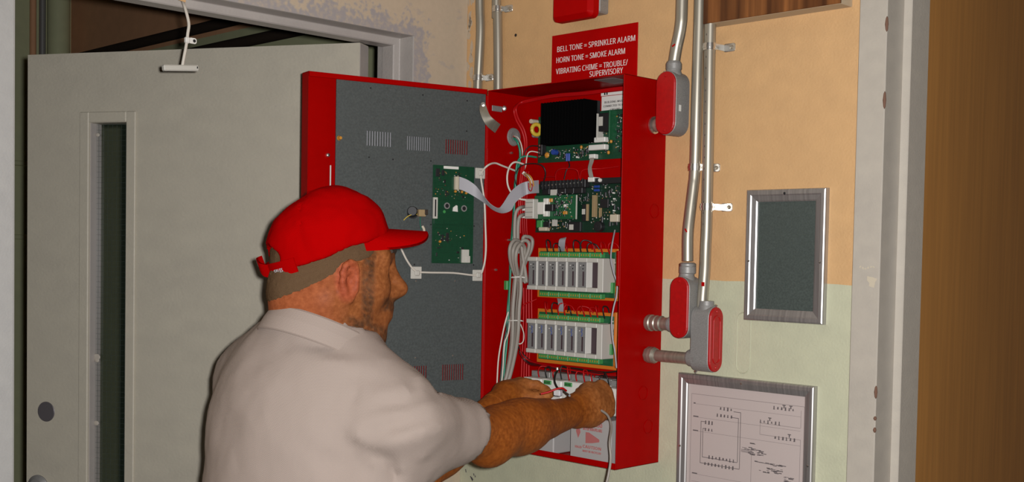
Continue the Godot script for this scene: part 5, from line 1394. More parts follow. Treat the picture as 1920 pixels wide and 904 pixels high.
func build_wall_things() -> void:
	var mb: MB
	# dark framed panel
	var t := thing("sheet_frame", "small aluminium frame round a blank dark grey-green sheet on the orange wall", "frame", V(0.875, 1.465, 0), "aluminium snap frames")
	moulding(t, 0.792, 0.958, 1.4645, 1.707, 0.0225, 0.013, M.alu)
	obj("sheet", bx(V(0.875, 1.586, 0.003), V(0.150, 0.22, 0.004), 0.0), M.dark_sheet, t)
	for q in [V(0.8, 1.575, 0.0122), V(0.95, 1.575, 0.0122), V(0.874, 1.699, 0.0122)]:
		obj("screw", lt(q, Vector3.BACK, [Vector2(0, 0.0016), Vector2(0.0022, 0.0012), Vector2(0.003, 0.0)], 10), M.zinc if q.y < 1.6 else M.black, t)
	# framed wiring diagram
	t = thing("framed_diagram", "large aluminium frame holding a white wiring diagram, below the conduit fittings", "frame", V(0.795, 0.955, 0), "aluminium snap frames")
	moulding(t, 0.6445, 0.945, 0.955, 1.3535, 0.0205, 0.013, M.alu)
	mb = MB.new()
	mb.quad(V(0.658, 0.97, 0.004), V(0.932, 0.97, 0.004), V(0.932, 1.341, 0.004), V(0.658, 1.341, 0.004), Vector3.BACK)
	mb.quad(V(0.658, 0.97, 0.001), V(0.932, 0.97, 0.001), V(0.932, 1.341, 0.001), V(0.658, 1.341, 0.001), Vector3.FORWARD)
	var pm := mat(Color.WHITE, 0.6)
	pm.albedo_texture = tex(diagram())
	obj("diagram_sheet", mb, pm, t, "white sheet printed with a wiring diagram")
	for q in [V(0.792, 1.345, 0.0122), V(0.937, 1.21, 0.0122), V(0.652, 1.21, 0.0122)]:
		obj("screw", lt(q, Vector3.BACK, [Vector2(0, 0.0016), Vector2(0.0022, 0.0012), Vector2(0.003, 0.0)], 10), M.zinc, t)
	# red sign with white engraved words
	t = thing("alarm_sign", "red sign with white words on alarm tones, above the open cabinet", "sign", V(0.397, 1.945, 0))
	mb = MB.new()
	mb.box(V(0.3965, 1.9965, 0.0016), V(0.238, 0.115, 0.0028), 0.0006)
	obj("plate", mb, M.red_matte, t)
	letters("BELL TONE = SPRINKLER ALARM", t, V(0.2942,2.0172,0.003), Vector3.RIGHT, Vector3.UP, V(0.5099,2.0185,0.003).x - V(0.2942,2.0172,0.003).x, 0.0115, M.ink_white, "lettering", 450)
	letters("HORN TONE = SMOKE ALARM", t, V(0.2925,1.9939,0.003), Vector3.RIGHT, Vector3.UP, V(0.4839,1.9955,0.003).x - V(0.2925,1.9945,0.003).x, 0.0115, M.ink_white, "lettering", 450)
	letters("VIBRATING CHIME = TROUBLE/", t, V(0.2916,1.97,0.003), Vector3.RIGHT, Vector3.UP, V(0.4917,1.9709,0.003).x - V(0.2915,1.9705,0.003).x, 0.0115, M.ink_white, "lettering", 450)
	letters("SUPERVISORY", t, V(0.3886,1.9551,0.003), Vector3.RIGHT, Vector3.UP, V(0.4794,1.9558,0.003).x - V(0.3886,1.9557,0.003).x, 0.0115, M.ink_white, "lettering", 450)
	# horn and strobe on its grey back box
	t = thing("alarm_horn", "red wall horn on a grey back box at the top edge above the sign", "alarm horn", V(0.383, 2.069, 0))
	obj("back_box", bx(V(0.38, 2.16, 0.0155), V(0.1125, 0.16, 0.031), 0.003), M.cast, t)
	obj("knockout", lt(V(0.4366, 2.115, 0.016), Vector3.RIGHT, [Vector2(0.007, 0.0012), Vector2(0.009, 0.0012), Vector2(0.0095, 0.0), Vector2(0.0065, 0.0)], 18), M.cast, t)
	mb = MB.new()
	mb.prism(roundrect(0.113, 0.2, 0.012), V(0.3785, 2.169, 0.031), Vector3.RIGHT, Vector3.UP, 0.026, 0.0095)
	obj("housing", mb, M.red_matte, t)
	obj("strobe_lens", bx(V(0.3845, 2.18, 0.056), V(0.08, 0.05, 0.02), 0.006), M.white_bright, t)
	# wooden box at the top right
	t = thing("wooden_box", "wood-grained box on the wall at the top right, above the conduits", "box", V(0.8495, 2.02, 0))
	obj("carcass", bx(V(0.8495, 2.131, 0.0195), V(0.285, 0.222, 0.039), 0.001), M.wood_edge, t, "pale raw wood edges")
	obj("front", bx(V(0.8495, 2.1315, 0.0410), V(0.287, 0.223, 0.004), 0.0008), M.wood, t, "dark wood-grain front")
	# magnetic door contact dangling from the door head
	t = thing("door_contact", "white magnetic door contact dangling on its cord from the door frame", "door contact", V(0.02, 1.909, 0.745))
	var ca := V(0.02, 1.9095, 0.7815); var cb := V(0.02, 1.9175, 0.7095)
	var ax := (cb - ca).normalized()
	var bb := Basis(ax, V(0, 1, 0) - ax * ax.y, Vector3.RIGHT)
	obj("body", bx((ca + cb) / 2 + V(0, 0.0045, 0), V(0.073, 0.0115, 0.011), 0.002, bb.orthonormalized()), M.white, t)
	obj("screw_slot", bx(cb + V(0.0058, 0.005, 0.004), V(0.0008, 0.004, 0.002), 0.0), M.black, t)
	obj("cord", tb([V(-0.02, 2.056, 0.722), V(0.004, 2.036, 0.7285), V(0.018, 2.005, 0.728), V(0.02, 1.985, 0.731), V(0.021, 1.96, 0.735), V(0.021, 1.935, 0.74), V(0.02, 1.918, 0.7425)], 0.003, 8, 4), M.white_wire, t)
	var cl := obj("cord_clip", bx(V(0.021, 1.972, 0.733), V(0.009, 0.012, 0.009), 0.002), M.white_bright, t)
	mb = MB.new()
	mb.prism(roundrect(0.016, 0.011, 0.004), V(0.0215, 1.972, 0.722), Vector3.FORWARD, Vector3.UP, 0.002, 0.0004)
	obj("clip_tab", mb, M.white_bright, cl)
	obj("clip_hole", lt(V(0.0235, 1.972, 0.719), Vector3.RIGHT, [Vector2(0, 0.0004), Vector2(0.003, 0.0004), Vector2(0.0032, 0.0)], 12), M.black, cl)
	# peeled patch on the door head
	mb = MB.new()
	mb.prism(PackedVector2Array([Vector2(-0.778, 2.064), Vector2(-0.766, 2.05), Vector2(-0.758, 2.047), Vector2(-0.745, 2.049), Vector2(-0.727, 2.046), Vector2(-0.722, 2.064), Vector2(-0.73, 2.075), Vector2(-0.77, 2.078)]), V(0.0022, 0, 0), Vector3.FORWARD, Vector3.UP, 0.0008)
	obj("peeled_patch", mb, M.peach, get_node("trim_1"), "peeled orange-brown patch")

func diagram() -> Image:
	var W := 1024
	var H := 1400
	var img := Image.create(W, H, false, Image.FORMAT_RGB8)
	img.fill(lin(0.50, 0.42, 0.39))
	var ink := lin(0.10, 0.085, 0.085)
	var soft := lin(0.24, 0.2, 0.19)
	var hl := func(x0: int, x1: int, y: int, c: Color, th: int) -> void: img.fill_rect(Rect2i(x0, y, x1 - x0, th), c)
	var vl := func(x: int, y0: int, y1: int, c: Color, th: int) -> void: img.fill_rect(Rect2i(x, y0, th, y1 - y0), c)
	# border
	hl.call(52, 985, 100, soft, 3); hl.call(52, 985, 1320, soft, 3); vl.call(52, 100, 1320, soft, 3); vl.call(985, 100, 1320, soft, 3)
	for y in [172, 270, 372, 690, 745]:
		hl.call(70, 960, y, soft, 2)
	for y in [165, 262, 366, 682]:
		hl.call(72, 90 if y == 165 else 118, y, ink, 7)
	# loops of devices
	vl.call(478, 195, 600, ink, 4); vl.call(460, 238, 555, ink, 4)
	hl.call(420, 480, 195, ink, 4); hl.call(405, 460, 238, ink, 4)
	vl.call(140, 295, 600, ink, 4); vl.call(158, 345, 555, ink, 4)
	hl.call(140, 190, 295, ink, 4); hl.call(158, 190, 345, ink, 4)
	hl.call(140, 480, 600, ink, 4); hl.call(158, 460, 555, ink, 4)
	vl.call(960, 130, 250, soft, 3); hl.call(640, 960, 250, soft, 3); vl.call(640, 225, 330, soft, 3); hl.call(640, 960, 330, soft, 3); vl.call(960, 330, 700, soft, 3)
	var rng := RandomNumberGenerator.new(); rng.seed = 41
	var dev := func(x0: int, y: int, n: int, dx: int) -> void:
		for i in n:
			var h := rng.randi_range(14, 28)
			img.fill_rect(Rect2i(x0 + i * dx, y - h / 2, rng.randi_range(7, 12), h), ink)
			img.fill_rect(Rect2i(x0 + i * dx - 3, y + h / 2 - 4, 14, 4), ink)
	dev.call(305, 185, 4, 30); dev.call(278, 236, 5, 30); dev.call(178, 300, 3, 28); dev.call(178, 352, 3, 28)
	dev.call(215, 550, 8, 30); dev.call(180, 602, 9, 30)
	dev.call(745, 132, 6, 30); dev.call(640, 238, 6, 30); dev.call(760, 338, 6, 30); dev.call(610, 720, 10, 32)
	for q in [[815, 105], [868, 105], [705, 205], [862, 302], [705, 690]]:
		img.fill_rect(Rect2i(q[0], q[1], 26, 6), ink)
		img.fill_rect(Rect2i(q[0] + 9, q[1], 8, 24), ink)
	# dense blocks of small print
	for q in [[490, 440, 90, 10, 5], [548, 432, 30, 56, 14], [615, 440, 46, 36, 9], [600, 520, 40, 8, 6], [660, 520, 160, 14, 16], [700, 555, 120, 24, 12], [640, 575, 70, 18, 8], [820, 590, 70, 40, 14], [760, 580, 60, 8, 4], [510, 400, 60, 6, 3]]:
		for i in q[4]:
			img.fill_rect(Rect2i(q[0] + rng.randi_range(0, q[2]), q[1] + rng.randi_range(0, q[3]), rng.randi_range(14, 42), rng.randi_range(3, 6)), ink)
	vl.call(575, 470, 700, soft, 3)
	hl.call(490, 560, 455, ink, 3); hl.call(490, 560, 463, ink, 3); hl.call(490, 560, 471, ink, 3)
	return img

# ---------------------------------------------------------------- soft bodies: smooth unions of tapered bones, meshed as surface nets
# a primitive is [kind, a, b, ra, rb, k, op, basis]; op 0 joins, 1 cuts, 2 keeps the common part
# kind 0 tapered bone, 1 ellipsoid (a centre, b radii, basis), 2 half-space (a point, b outward normal), 3 grow by ra, 4 noise of strength ra and frequency rb
var nz := FastNoiseLite.new()

func bone(a: Vector3, b: Vector3, ra: float, rb: float, k := 0.02, op := 0) -> Array:
	return [0, a, b, ra, rb, k, op, Basis.IDENTITY]

func egg(a: Vector3, r: Vector3, k := 0.02, op := 0, bs := Basis.IDENTITY) -> Array:
	return [1, a, r, maxf(r.x, maxf(r.y, r.z)), 0.0, k, op, bs]

func half_space(a: Vector3, n: Vector3, k := 0.004, op := 2) -> Array:
	return [2, a, n.normalized(), 0.0, 0.0, k, op, Basis.IDENTITY]

# a soft fold: sinks (or with a minus raises) the cloth along the line a-b on the outer right and back of the body
func crease(a: Vector3, b: Vector3, amp: float, wide: float) -> Array:
	return [5, a, b, amp, wide, 0.0, 0, Basis.IDENTITY]

func one(q: Array, p: Vector3) -> float:
	match q[0]:
		0:
			var a: Vector3 = q[1]
			var ba: Vector3 = q[2] - a
			var pa := p - a
			var h := clampf(pa.dot(ba) / maxf(ba.length_squared(), 1e-9), 0.0, 1.0)
			return (pa - ba * h).length() - lerpf(q[3], q[4], h)
		1:
			var l: Vector3 = (p - q[1]) * (q[7] as Basis)
			var r: Vector3 = q[2]
			var k0 := (l / r).length()
			var k1 := (l / (r * r)).length()
			return k0 * (k0 - 1.0) / maxf(k1, 1e-6)
		2:
			return (p - q[1]).dot(q[2])
	return 0.0

func field(prims: Array, p: Vector3) -> float:
	var d := 9.0
	for q in prims:
		var t: int = q[0]
		if t == 3:
			d -= q[3]
			continue
		if t == 4:
			d += q[3] * nz.get_noise_3dv(p * q[4])
			continue
		if t == 5:
			var w := Vector3(0.66, 0.12, 0.74)
			var a: Vector3 = q[1]
			var ba: Vector3 = q[2] - a
			var pa := p - a
			if absf(pa.dot(w)) > 0.12:
				continue
			ba -= w * ba.dot(w)
			pa -= w * pa.dot(w)
			var h := clampf(pa.dot(ba) / ba.length_squared(), 0.0, 1.0)
			var l: float = (pa - ba * h).length() / float(q[4])
			if l < 2.5:
				d += q[3] * exp(-l * l) * sin(PI * clampf(h * 0.8 + 0.1, 0.0, 1.0))
			continue
		var e := one(q, p)
		var k: float = q[5]
		match q[6]:
			0:
				var h := maxf(k - absf(d - e), 0.0)
				d = minf(d, e) - h * h / (4.0 * k)
			1:
				var h := maxf(k - absf(d + e), 0.0)
				d = maxf(d, -e) + h * h / (4.0 * k)
			2:
				var h := maxf(k - absf(d - e), 0.0)
				d = maxf(d, e) + h * h / (4.0 * k)
	return d

func nets(mb: MB, prims: Array, lo: Vector3, hi: Vector3, c: float, tint: Callable) -> void:
	var B := 5
	var n := Vector3i(((hi - lo) / c).ceil()) + Vector3i.ONE
	var nx := n.x + 2
	var nxy := nx * (n.y + 2)
	var index := {}
	var verts := PackedVector3Array()
	var edges := []
	var R := B * c * 0.87
	# bounding balls, so that far primitives are skipped without measuring
	var bc := PackedVector3Array()
	var br := PackedFloat32Array()
	for q in prims:
		match q[0]:
			0:
				bc.append((q[1] + q[2]) * 0.5)
				br.append((q[1] as Vector3).distance_to(q[2]) * 0.5 + maxf(q[3], q[4]))
			1:
				bc.append(q[1])
				br.append(q[3])
			_:
				bc.append(Vector3.ZERO)
				br.append(1e6)
	var far := 3.8 * R + 0.06
	for bz in range(0, n.z, B):
		for by in range(0, n.y, B):
			for bxx in range(0, n.x, B):
				var mid := lo + (Vector3(bxx, by, bz) + Vector3.ONE * (B * 0.5)) * c
				# keep the primitives that matter here
				var ds := []
				var dmin := 9.0
				for i in prims.size():
					var q: Array = prims[i]
					var e := 0.0
					if q[0] < 3:
						e = mid.distance_to(bc[i]) - br[i]
						if e < far:
							e = one(q, mid)
					ds.append(e)
					if q[0] < 3 and q[6] == 0:
						dmin = minf(dmin, e)
				if dmin > R * 1.3 + 0.02:
					continue
				var use := []
				for i in prims.size():
					var q: Array = prims[i]
					if q[0] >= 3 or q[6] == 2:
						use.append(q)
					elif q[6] == 0 and ds[i] <= dmin + 2.2 * R + q[5]:
						use.append(q)
					elif q[6] == 1 and ds[i] < 1.3 * R + q[5]:
						use.append(q)
				if absf(field(use, mid)) > R * 1.3 + 0.007:
					continue
				var s := PackedFloat32Array()
				var m := B + 1
				s.resize(m * m * m)
				var i0 := 0
				for z in m:
					for y in m:
						for x in m:
							s[i0] = field(use, lo + Vector3(bxx + x, by + y, bz + z) * c)
							i0 += 1
				for z in B:
					for y in B:
						for x in B:
							var o := x + y * m + z * m * m
							var v := [s[o], s[o + 1], s[o + m], s[o + m + 1], s[o + m * m], s[o + m * m + 1], s[o + m * m + m], s[o + m * m + m + 1]]
							var cnt := 0
							for f in v:
								if f < 0.0:
									cnt += 1
							if cnt == 0 or cnt == 8:
								continue
							var acc := Vector3.ZERO
							var na := 0
							for e in [[0, 1], [2, 3], [4, 5], [6, 7], [0, 2], [1, 3], [4, 6], [5, 7], [0, 4], [1, 5], [2, 6], [3, 7]]:
								var f0: float = v[e[0]]
								var f1: float = v[e[1]]
								if (f0 < 0.0) != (f1 < 0.0):
									var t := f0 / (f0 - f1)
									var p0 := Vector3(e[0] & 1, (e[0] >> 1) & 1, e[0] >> 2)
									var p1 := Vector3(e[1] & 1, (e[1] >> 1) & 1, e[1] >> 2)
									acc += p0.lerp(p1, t)
									na += 1
							var key := (bxx + x + 1) + (by + y + 1) * nx + (bz + z + 1) * nxy
							index[key] = verts.size()
							verts.append(lo + (Vector3(bxx + x, by + y, bz + z) + acc / na) * c)
							for ax in 3:
								var f1: float = v[1 << ax]
								if (v[0] < 0.0) != (f1 < 0.0):
									edges.append([key, ax, v[0] < 0.0])
	var st := [1, nx, nxy]
	var quads := []
	var nor := PackedVector3Array()
	nor.resize(verts.size())
	for e in edges:
		var u: int = st[(e[1] + 1) % 3]
		var w: int = st[(e[1] + 2) % 3]
		var k: int = e[0]
		if not (index.has(k - u) and index.has(k - w) and index.has(k - u - w)):
			continue
		var a: int = index[k]
		var b: int = index[k - u]
		var d: int = index[k - u - w]
		var g: int = index[k - w]
		var q := [a, b, d, g] if e[2] else [a, g, d, b]
		quads.append(q)
		var fn := (verts[q[2]] - verts[q[0]]).cross(verts[q[3]] - verts[q[1]])
		for i in q:
			nor[i] += fn
	for i in verts.size():
		nor[i] = nor[i].normalized()
	if quads.size():
		# turn all normals outwards
		var p0: Vector3 = verts[quads[0][0]]
		if field(prims, p0 + nor[quads[0][0]] * c) < field(prims, p0 - nor[quads[0][0]] * c):
			for i in verts.size():
				nor[i] = -nor[i]
	var cols := PackedColorArray()
	for i in verts.size():
		cols.append(tint.call(verts[i], nor[i]))
	for q in quads:
		for tr in [[0, 1, 2], [0, 2, 3]]:
			var ia: int = q[tr[0]]
			var ib: int = q[tr[1]]
			var ic: int = q[tr[2]]
			if (verts[ib] - verts[ia]).cross(verts[ic] - verts[ia]).dot(nor[ia] + nor[ib] + nor[ic]) > 0.0:
				var sw := ib
				ib = ic
				ic = sw
			for i in [ia, ib, ic]:
				mb.col = cols[i]
				mb.vert(verts[i], nor[i])

func build_person() -> void:
	nz.seed = 8
	nz.frequency = 1.0
	nz.fractal_octaves = 3
	var t := thing("person", "man in red cap and pale polo shirt reaching both hands into the open cabinet", "person", V(0.47, 0, 0.72))
	# head frame
	var O: Vector3 = V(0.4786,1.561,0.7254)
	var F := V(0.42, -0.06, -0.907).normalized()
	var Rr := F.cross(Vector3.UP).normalized()
	var U := Rr.cross(F).normalized()
	var hb := Basis(F, U, Rr)
	var S := 1.03
	var W := func(f: float, u: float, r: float) -> Vector3: return O + (F * f + U * u + Rr * r) * S
	var N: Vector3 = V(0.4618,1.4185,0.7355)
	# joints
	var SR := V(0.637, 1.323, 0.70); var SL := V(0.283, 1.352, 0.73)
	var ER: Vector3 = V(0.5867,1.2644,0.4623); var WR := V(0.5279,1.2793,0.18)
	var EL: Vector3 = V(0.3799,1.1552,0.4629); var WL := V(0.3385,1.2878,0.185)
	var skin_face := Color(0.33, 0.115, 0.038)
	var skin_neck := Color(0.40, 0.12, 0.047)
	var skin_arm := Color(0.36, 0.105, 0.016)
	var tint := func(p: Vector3, n: Vector3) -> Color:
		var l := (p - O) * hb / S
		if p.z < 0.62 and p.y < 1.36 and l.y < -0.13:
			return skin_arm.lerp(Color(0.46, 0.17, 0.05), smoothstep(0.20, 0.13, p.z))
		var c := skin_face.lerp(skin_neck, clampf(smoothstep(0.03, -0.04, l.x), 0.0, 1.0))
		# stubble: temple, strip in front of the ear, jaw line, moustache and chin
		var g := nz.get_noise_3dv(p * 420.0) * 0.5 + nz.get_noise_3dv(p * 90.0) * 0.35
		var strip := 1.0 - smoothstep(0.006, 0.014, absf(l.x - (0.044 - 0.10 * (l.y + 0.03) * (1.0 if l.y < -0.03 else -0.1))))
		strip *= 1.0 - smoothstep(0.02, 0.03, l.y)
		var jaw := (1.0 - smoothstep(-0.098, -0.088, l.y - 0.25 * (0.07 - l.x))) * smoothstep(0.0, 0.03, l.x)
		var lip := (1.0 - smoothstep(0.008, 0.013, absf(l.y + 0.06))) * smoothstep(0.07, 0.08, l.x)
		var st := clampf(maxf(maxf(strip, jaw), lip), 0.0, 1.0) if absf(l.z) < 0.085 and l.y > -0.14 else 0.0
		c = c.lerp(Color(0.06, 0.045, 0.03), clampf(st * (0.55 + g), 0.0, 0.85))
		var chin := (1.0 - smoothstep(0.012, 0.02, Vector2(l.y + 0.105, l.z).length())) * smoothstep(0.075, 0.085, l.x)
		c = c.lerp(Color(0.42, 0.34, 0.29), clampf(chin * (0.7 + g), 0.0, 0.9))
		# redder ear
		var em := 1.0 - smoothstep(0.7, 1.15, Vector2((l.x - 0.010) / 0.021, (l.y + 0.026) / 0.035).length())
		if l.z > 0.068:
			c = c.lerp(Color(0.46, 0.10, 0.05), 0.7 * em)
		return c
	# ---- skin
	var head := [
		egg(W.call(-0.006, 0.018, 0), V(0.089, 0.078, 0.075) * S, 0.02, 0, hb),
		egg(W.call(0.028, -0.045, 0), V(0.062, 0.075, 0.062) * S, 0.04, 0, hb),
		bone(W.call(-0.012, -0.05, 0.056), W.call(0.058, -0.108, 0.014), 0.019 * S, 0.017 * S, 0.03),
		bone(W.call(-0.012, -0.05, -0.056), W.call(0.058, -0.108, -0.014), 0.019 * S, 0.017 * S, 0.03),
		egg(W.call(0.072, -0.112, 0), V(0.02, 0.02, 0.024) * S, 0.03, 0, hb),
		egg(W.call(0.03, -0.115, 0), V(0.045, 0.02, 0.04) * S, 0.03, 0, hb),
		bone(W.call(0.082, 0.02, 0.012), W.call(0.07, 0.016, 0.046), 0.014 * S, 0.011 * S, 0.02),
		bone(W.call(0.082, 0.02, -0.012), W.call(0.07, 0.016, -0.046), 0.014 * S, 0.011 * S, 0.02),
		egg(W.call(0.06, -0.035, 0.042), V(0.022, 0.02, 0.02) * S, 0.03, 0, hb),
		egg(W.call(0.06, -0.035, -0.042), V(0.022, 0.02, 0.02) * S, 0.03, 0, hb),
		egg(W.call(0.096, -0.002, 0.032), V(0.015, 0.012, 0.017) * S, 0.016, 1, hb),
		egg(W.call(0.096, -0.002, -0.032), V(0.015, 0.012, 0.017) * S, 0.016, 1, hb),
		bone(W.call(0.083, 0.008, 0.026), W.call(0.074, 0.003, 0.047), 0.007 * S, 0.007 * S, 0.008), bone(W.call(0.082, -0.012, 0.024), W.call(0.073, -0.008, 0.046), 0.005 * S, 0.006 * S, 0.008),
		bone(W.call(0.083, 0.008, -0.026), W.call(0.074, 0.003, -0.047), 0.007 * S, 0.007 * S, 0.008), bone(W.call(0.082, -0.012, -0.024), W.call(0.073, -0.008, -0.046), 0.005 * S, 0.006 * S, 0.008),
		bone(W.call(0.088, 0.006, 0), W.call(0.112, -0.034, 0), 0.009 * S, 0.0115 * S, 0.016),
		bone(W.call(0.112, -0.034, 0), W.call(0.104, -0.042, 0), 0.0115 * S, 0.01 * S, 0.01),
		bone(W.call(0.1, -0.041, 0.011), W.call(0.098, -0.041, 0.0125), 0.0085 * S, 0.0085 * S, 0.01),
		bone(W.call(0.1, -0.041, -0.011), W.call(0.098, -0.041, -0.0125), 0.0085 * S, 0.0085 * S, 0.01),
		egg(W.call(0.082, -0.07, 0), V(0.018, 0.024, 0.026) * S, 0.02, 0, hb),
		bone(W.call(0.096, -0.067, 0.004), W.call(0.086, -0.069, 0.022), 0.0068 * S, 0.004 * S, 0.008),
		bone(W.call(0.096, -0.067, -0.004), W.call(0.086, -0.069, -0.022), 0.0068 * S, 0.004 * S, 0.008),
		bone(W.call(0.094, -0.079, 0.006), W.call(0.085, -0.077, 0.02), 0.0075 * S, 0.004 * S, 0.008),
		bone(W.call(0.094, -0.079, -0.006), W.call(0.085, -0.077, -0.02), 0.0075 * S, 0.004 * S, 0.008),
		bone(W.call(0.104, -0.0735, 0.01), W.call(0.098, -0.0735, 0.024), 0.0018, 0.0018, 0.003, 1),
		# neck
		bone(W.call(-0.03, -0.06, 0), N + V(0, 0.0, 0.01), 0.066, 0.074, 0.05),
		bone(W.call(-0.055, -0.05, 0.02), N + V(0.02, 0.02, 0.035), 0.035, 0.045, 0.03),
		bone(W.call(-0.02, -0.06, 0.055), N + V(0.02, -0.02, -0.05), 0.022, 0.022, 0.03),
	]
	for s in [1.0, -1.0]:
		# ear: shallow plate, helix rim, lobe, dark concha
		var e := func(f: float, u: float, r: float) -> Vector3: return W.call(f * 0.75 + 0.016, u * 0.92 - 0.024, s * (r + 0.001))
		head.append(egg(e.call(-0.006, -0.006, 0.078), V(0.018, 0.03, 0.006) * S, 0.008, 0, Basis(F, U, Rr).rotated(U, -0.35 * s)))
		var hx := [e.call(0.006, 0.003, 0.075), e.call(0.008, 0.016, 0.08), e.call(0.003, 0.026, 0.084), e.call(-0.008, 0.029, 0.087), e.call(-0.018, 0.023, 0.089), e.call(-0.023, 0.01, 0.089), e.call(-0.022, -0.005, 0.087), e.call(-0.016, -0.018, 0.083), e.call(-0.008, -0.028, 0.079), e.call(-0.001, -0.033, 0.077)]
		for i in hx.size() - 1:
			head.append(bone(hx[i], hx[i + 1], 0.0042 if i < 7 else 0.0055, 0.0042 if i < 6 else 0.0058, 0.005))
		var ah := [e.call(-0.004, 0.016, 0.085), e.call(-0.013, 0.008, 0.087), e.call(-0.013, -0.006, 0.086), e.call(-0.006, -0.016, 0.082), e.call(0.002, -0.02, 0.08)]
		for i in ah.size() - 1:
			head.append(bone(ah[i], ah[i + 1], 0.0034, 0.0034, 0.004))
		head.append(egg(e.call(-0.003, -0.004, 0.089), V(0.008, 0.011, 0.0085) * S, 0.005, 1, hb))
		head.append(egg(e.call(0.006, -0.008, 0.079), V(0.0045, 0.007, 0.005) * S, 0.004, 0, hb))
	var mb := MB.new()
	nets(mb, head, O - V(0.15, 0.215, 0.16), O + V(0.16, 0.13, 0.14), 0.0038, tint)
	# torso, hips and legs under the clothes
	var lean := V(0, 0, -0.0)
	var HP := V(N.x, 0.95, N.z + 0.01)
	var torso := [
		egg(N + V(-0.016, -0.17, 0.014), V(0.186, 0.225, 0.134), 0.06),
		egg(N + V(-0.024, -0.37, 0.004), V(0.176, 0.2, 0.146), 0.08),
		egg(HP, V(0.165, 0.13, 0.125), 0.06),
		bone(N, SR + V(-0.02, -0.0, 0.0), 0.055, 0.058, 0.05),
		bone(N, SL + V(0.02, -0.0, 0.0), 0.055, 0.058, 0.05),
		bone(N + V(0, -0.05, 0), N, 0.07, 0.07, 0.03),
	]
	for s in [-1.0, 1.0]:
		var hip := HP + V(s * 0.09, -0.04, 0); var kn := V(N.x + s * 0.105, 0.49, N.z - 0.015); var an := V(N.x + s * 0.115, 0.09, N.z + 0.02)
		torso.append(bone(hip, kn, 0.085, 0.057, 0.04))
		torso.append(bone(kn, an, 0.055, 0.038, 0.03))
		torso.append(bone(an + V(0, -0.04, 0.02), an + V(s * 0.02, -0.05, -0.15), 0.035, 0.03, 0.03))
	nets(mb, torso, V(N.x - 0.26, -0.01, N.z - 0.25), V(N.x + 0.26, N.y + 0.08, N.z + 0.2), 0.014, tint)
	# arms with hands
	for side in 2:
		var sh := SR if side == 0 else SL
		var el: Vector3 = ER if side == 0 else EL
		var wr: Vector3 = WR if side == 0 else WL
		var fd: Vector3 = (wr - el).normalized()
		var g := 1.0 if side == 0 else 0.86
		var arm := [bone(sh, el, 0.054 * g, 0.041 * g, 0.03), bone(el, el.lerp(wr, 0.35), 0.041 * g, 0.0435 * g, 0.03), bone(el.lerp(wr, 0.3), wr, 0.043 * g, 0.0275, 0.03), egg(el + V(0, -0.024, 0.012), V(0.024, 0.022, 0.024), 0.03), bone(el.lerp(wr, 0.15) + V(0, 0.012, 0.01), el.lerp(wr, 0.6) + V(0, 0.006, 0.004), 0.032, 0.024, 0.03)]
		var lo := sh; var hi := sh
		for p in [el, wr]:
			lo = lo.min(p); hi = hi.max(p)
		arm.append(half_space(wr + fd * 0.02, fd, 0.002))
		nets(mb, arm, lo - Vector3.ONE * 0.075, hi + Vector3.ONE * 0.075, 0.006, tint)
		var hand := [bone(wr - fd * 0.06, wr, 0.031, 0.0275, 0.02)]
		var kn: Array
		var tip: Array
		if side == 0:
			# right fist, thumb uppermost, knuckles towards the cabinet
			kn = [V(0.5185,1.3206,0.098), V(0.5274,1.3071,0.09), V(0.5365,1.289,0.092), V(0.5438,1.2713,0.1)]
			for i in 4:
				var k: Vector3 = kn[i]
				hand.append(bone(wr + V(0, 0.014 - i * 0.009, -0.005), k, 0.019, 0.0125 - 0.0006 * i, 0.018))
				var l: float = [0.040, 0.044, 0.041, 0.033][i]
				var a := k + V(-0.72, -0.12, -0.42).normalized() * l
				var b := a + V(-0.35, -0.2, 0.9).normalized() * (l * 0.62)
				var c := b + V(0.55, 0.0, 0.8).normalized() * (l * 0.5)
				var rr := 0.0095 - 0.0005 * i
				hand.append(bone(k, a, rr + 0.0015, rr, 0.006))
				hand.append(bone(a, b, rr, rr - 0.0006, 0.004))
				hand.append(bone(b, c, rr - 0.0006, rr - 0.002, 0.004))
			var t0 := wr + V(-0.008, 0.02, -0.028); var t1: Vector3 = V(0.5126,1.3178,0.128); var t2: Vector3 = V(0.4774,1.3113,0.096); var t3: Vector3 = V(0.4567,1.3036,0.092)
			hand.append(bone(t0, t1, 0.017, 0.0125, 0.014)); hand.append(bone(t1, t2, 0.0122, 0.0105, 0.006)); hand.append(bone(t2, t3, 0.0105, 0.0085, 0.005))
			hand.append(egg(wr.lerp(kn[2], 0.55) + V(-0.004, -0.006, 0.004), V(0.022, 0.036, 0.03), 0.02))
		else:
			# left hand reaching right, index finger and thumb pinching the wire
			kn = [V(0.3488,1.312,0.14), V(0.3186,1.3103,0.122), V(0.2938,1.3026,0.108), V(0.2764,1.2936,0.1)]
			var pts := [[V(0.3667,1.3103,0.122), V(0.3874,1.302,0.118), V(0.4026,1.2947,0.118)], [V(0.3329,1.3033,0.098), V(0.3583,1.2924,0.1), V(0.378,1.2837,0.106)], [V(0.3077,1.2935,0.088), V(0.3339,1.2805,0.092), V(0.3481,1.269,0.1)], [V(0.2881,1.2822,0.084), V(0.3115,1.2688,0.088), V(0.3227,1.2593,0.096)]]
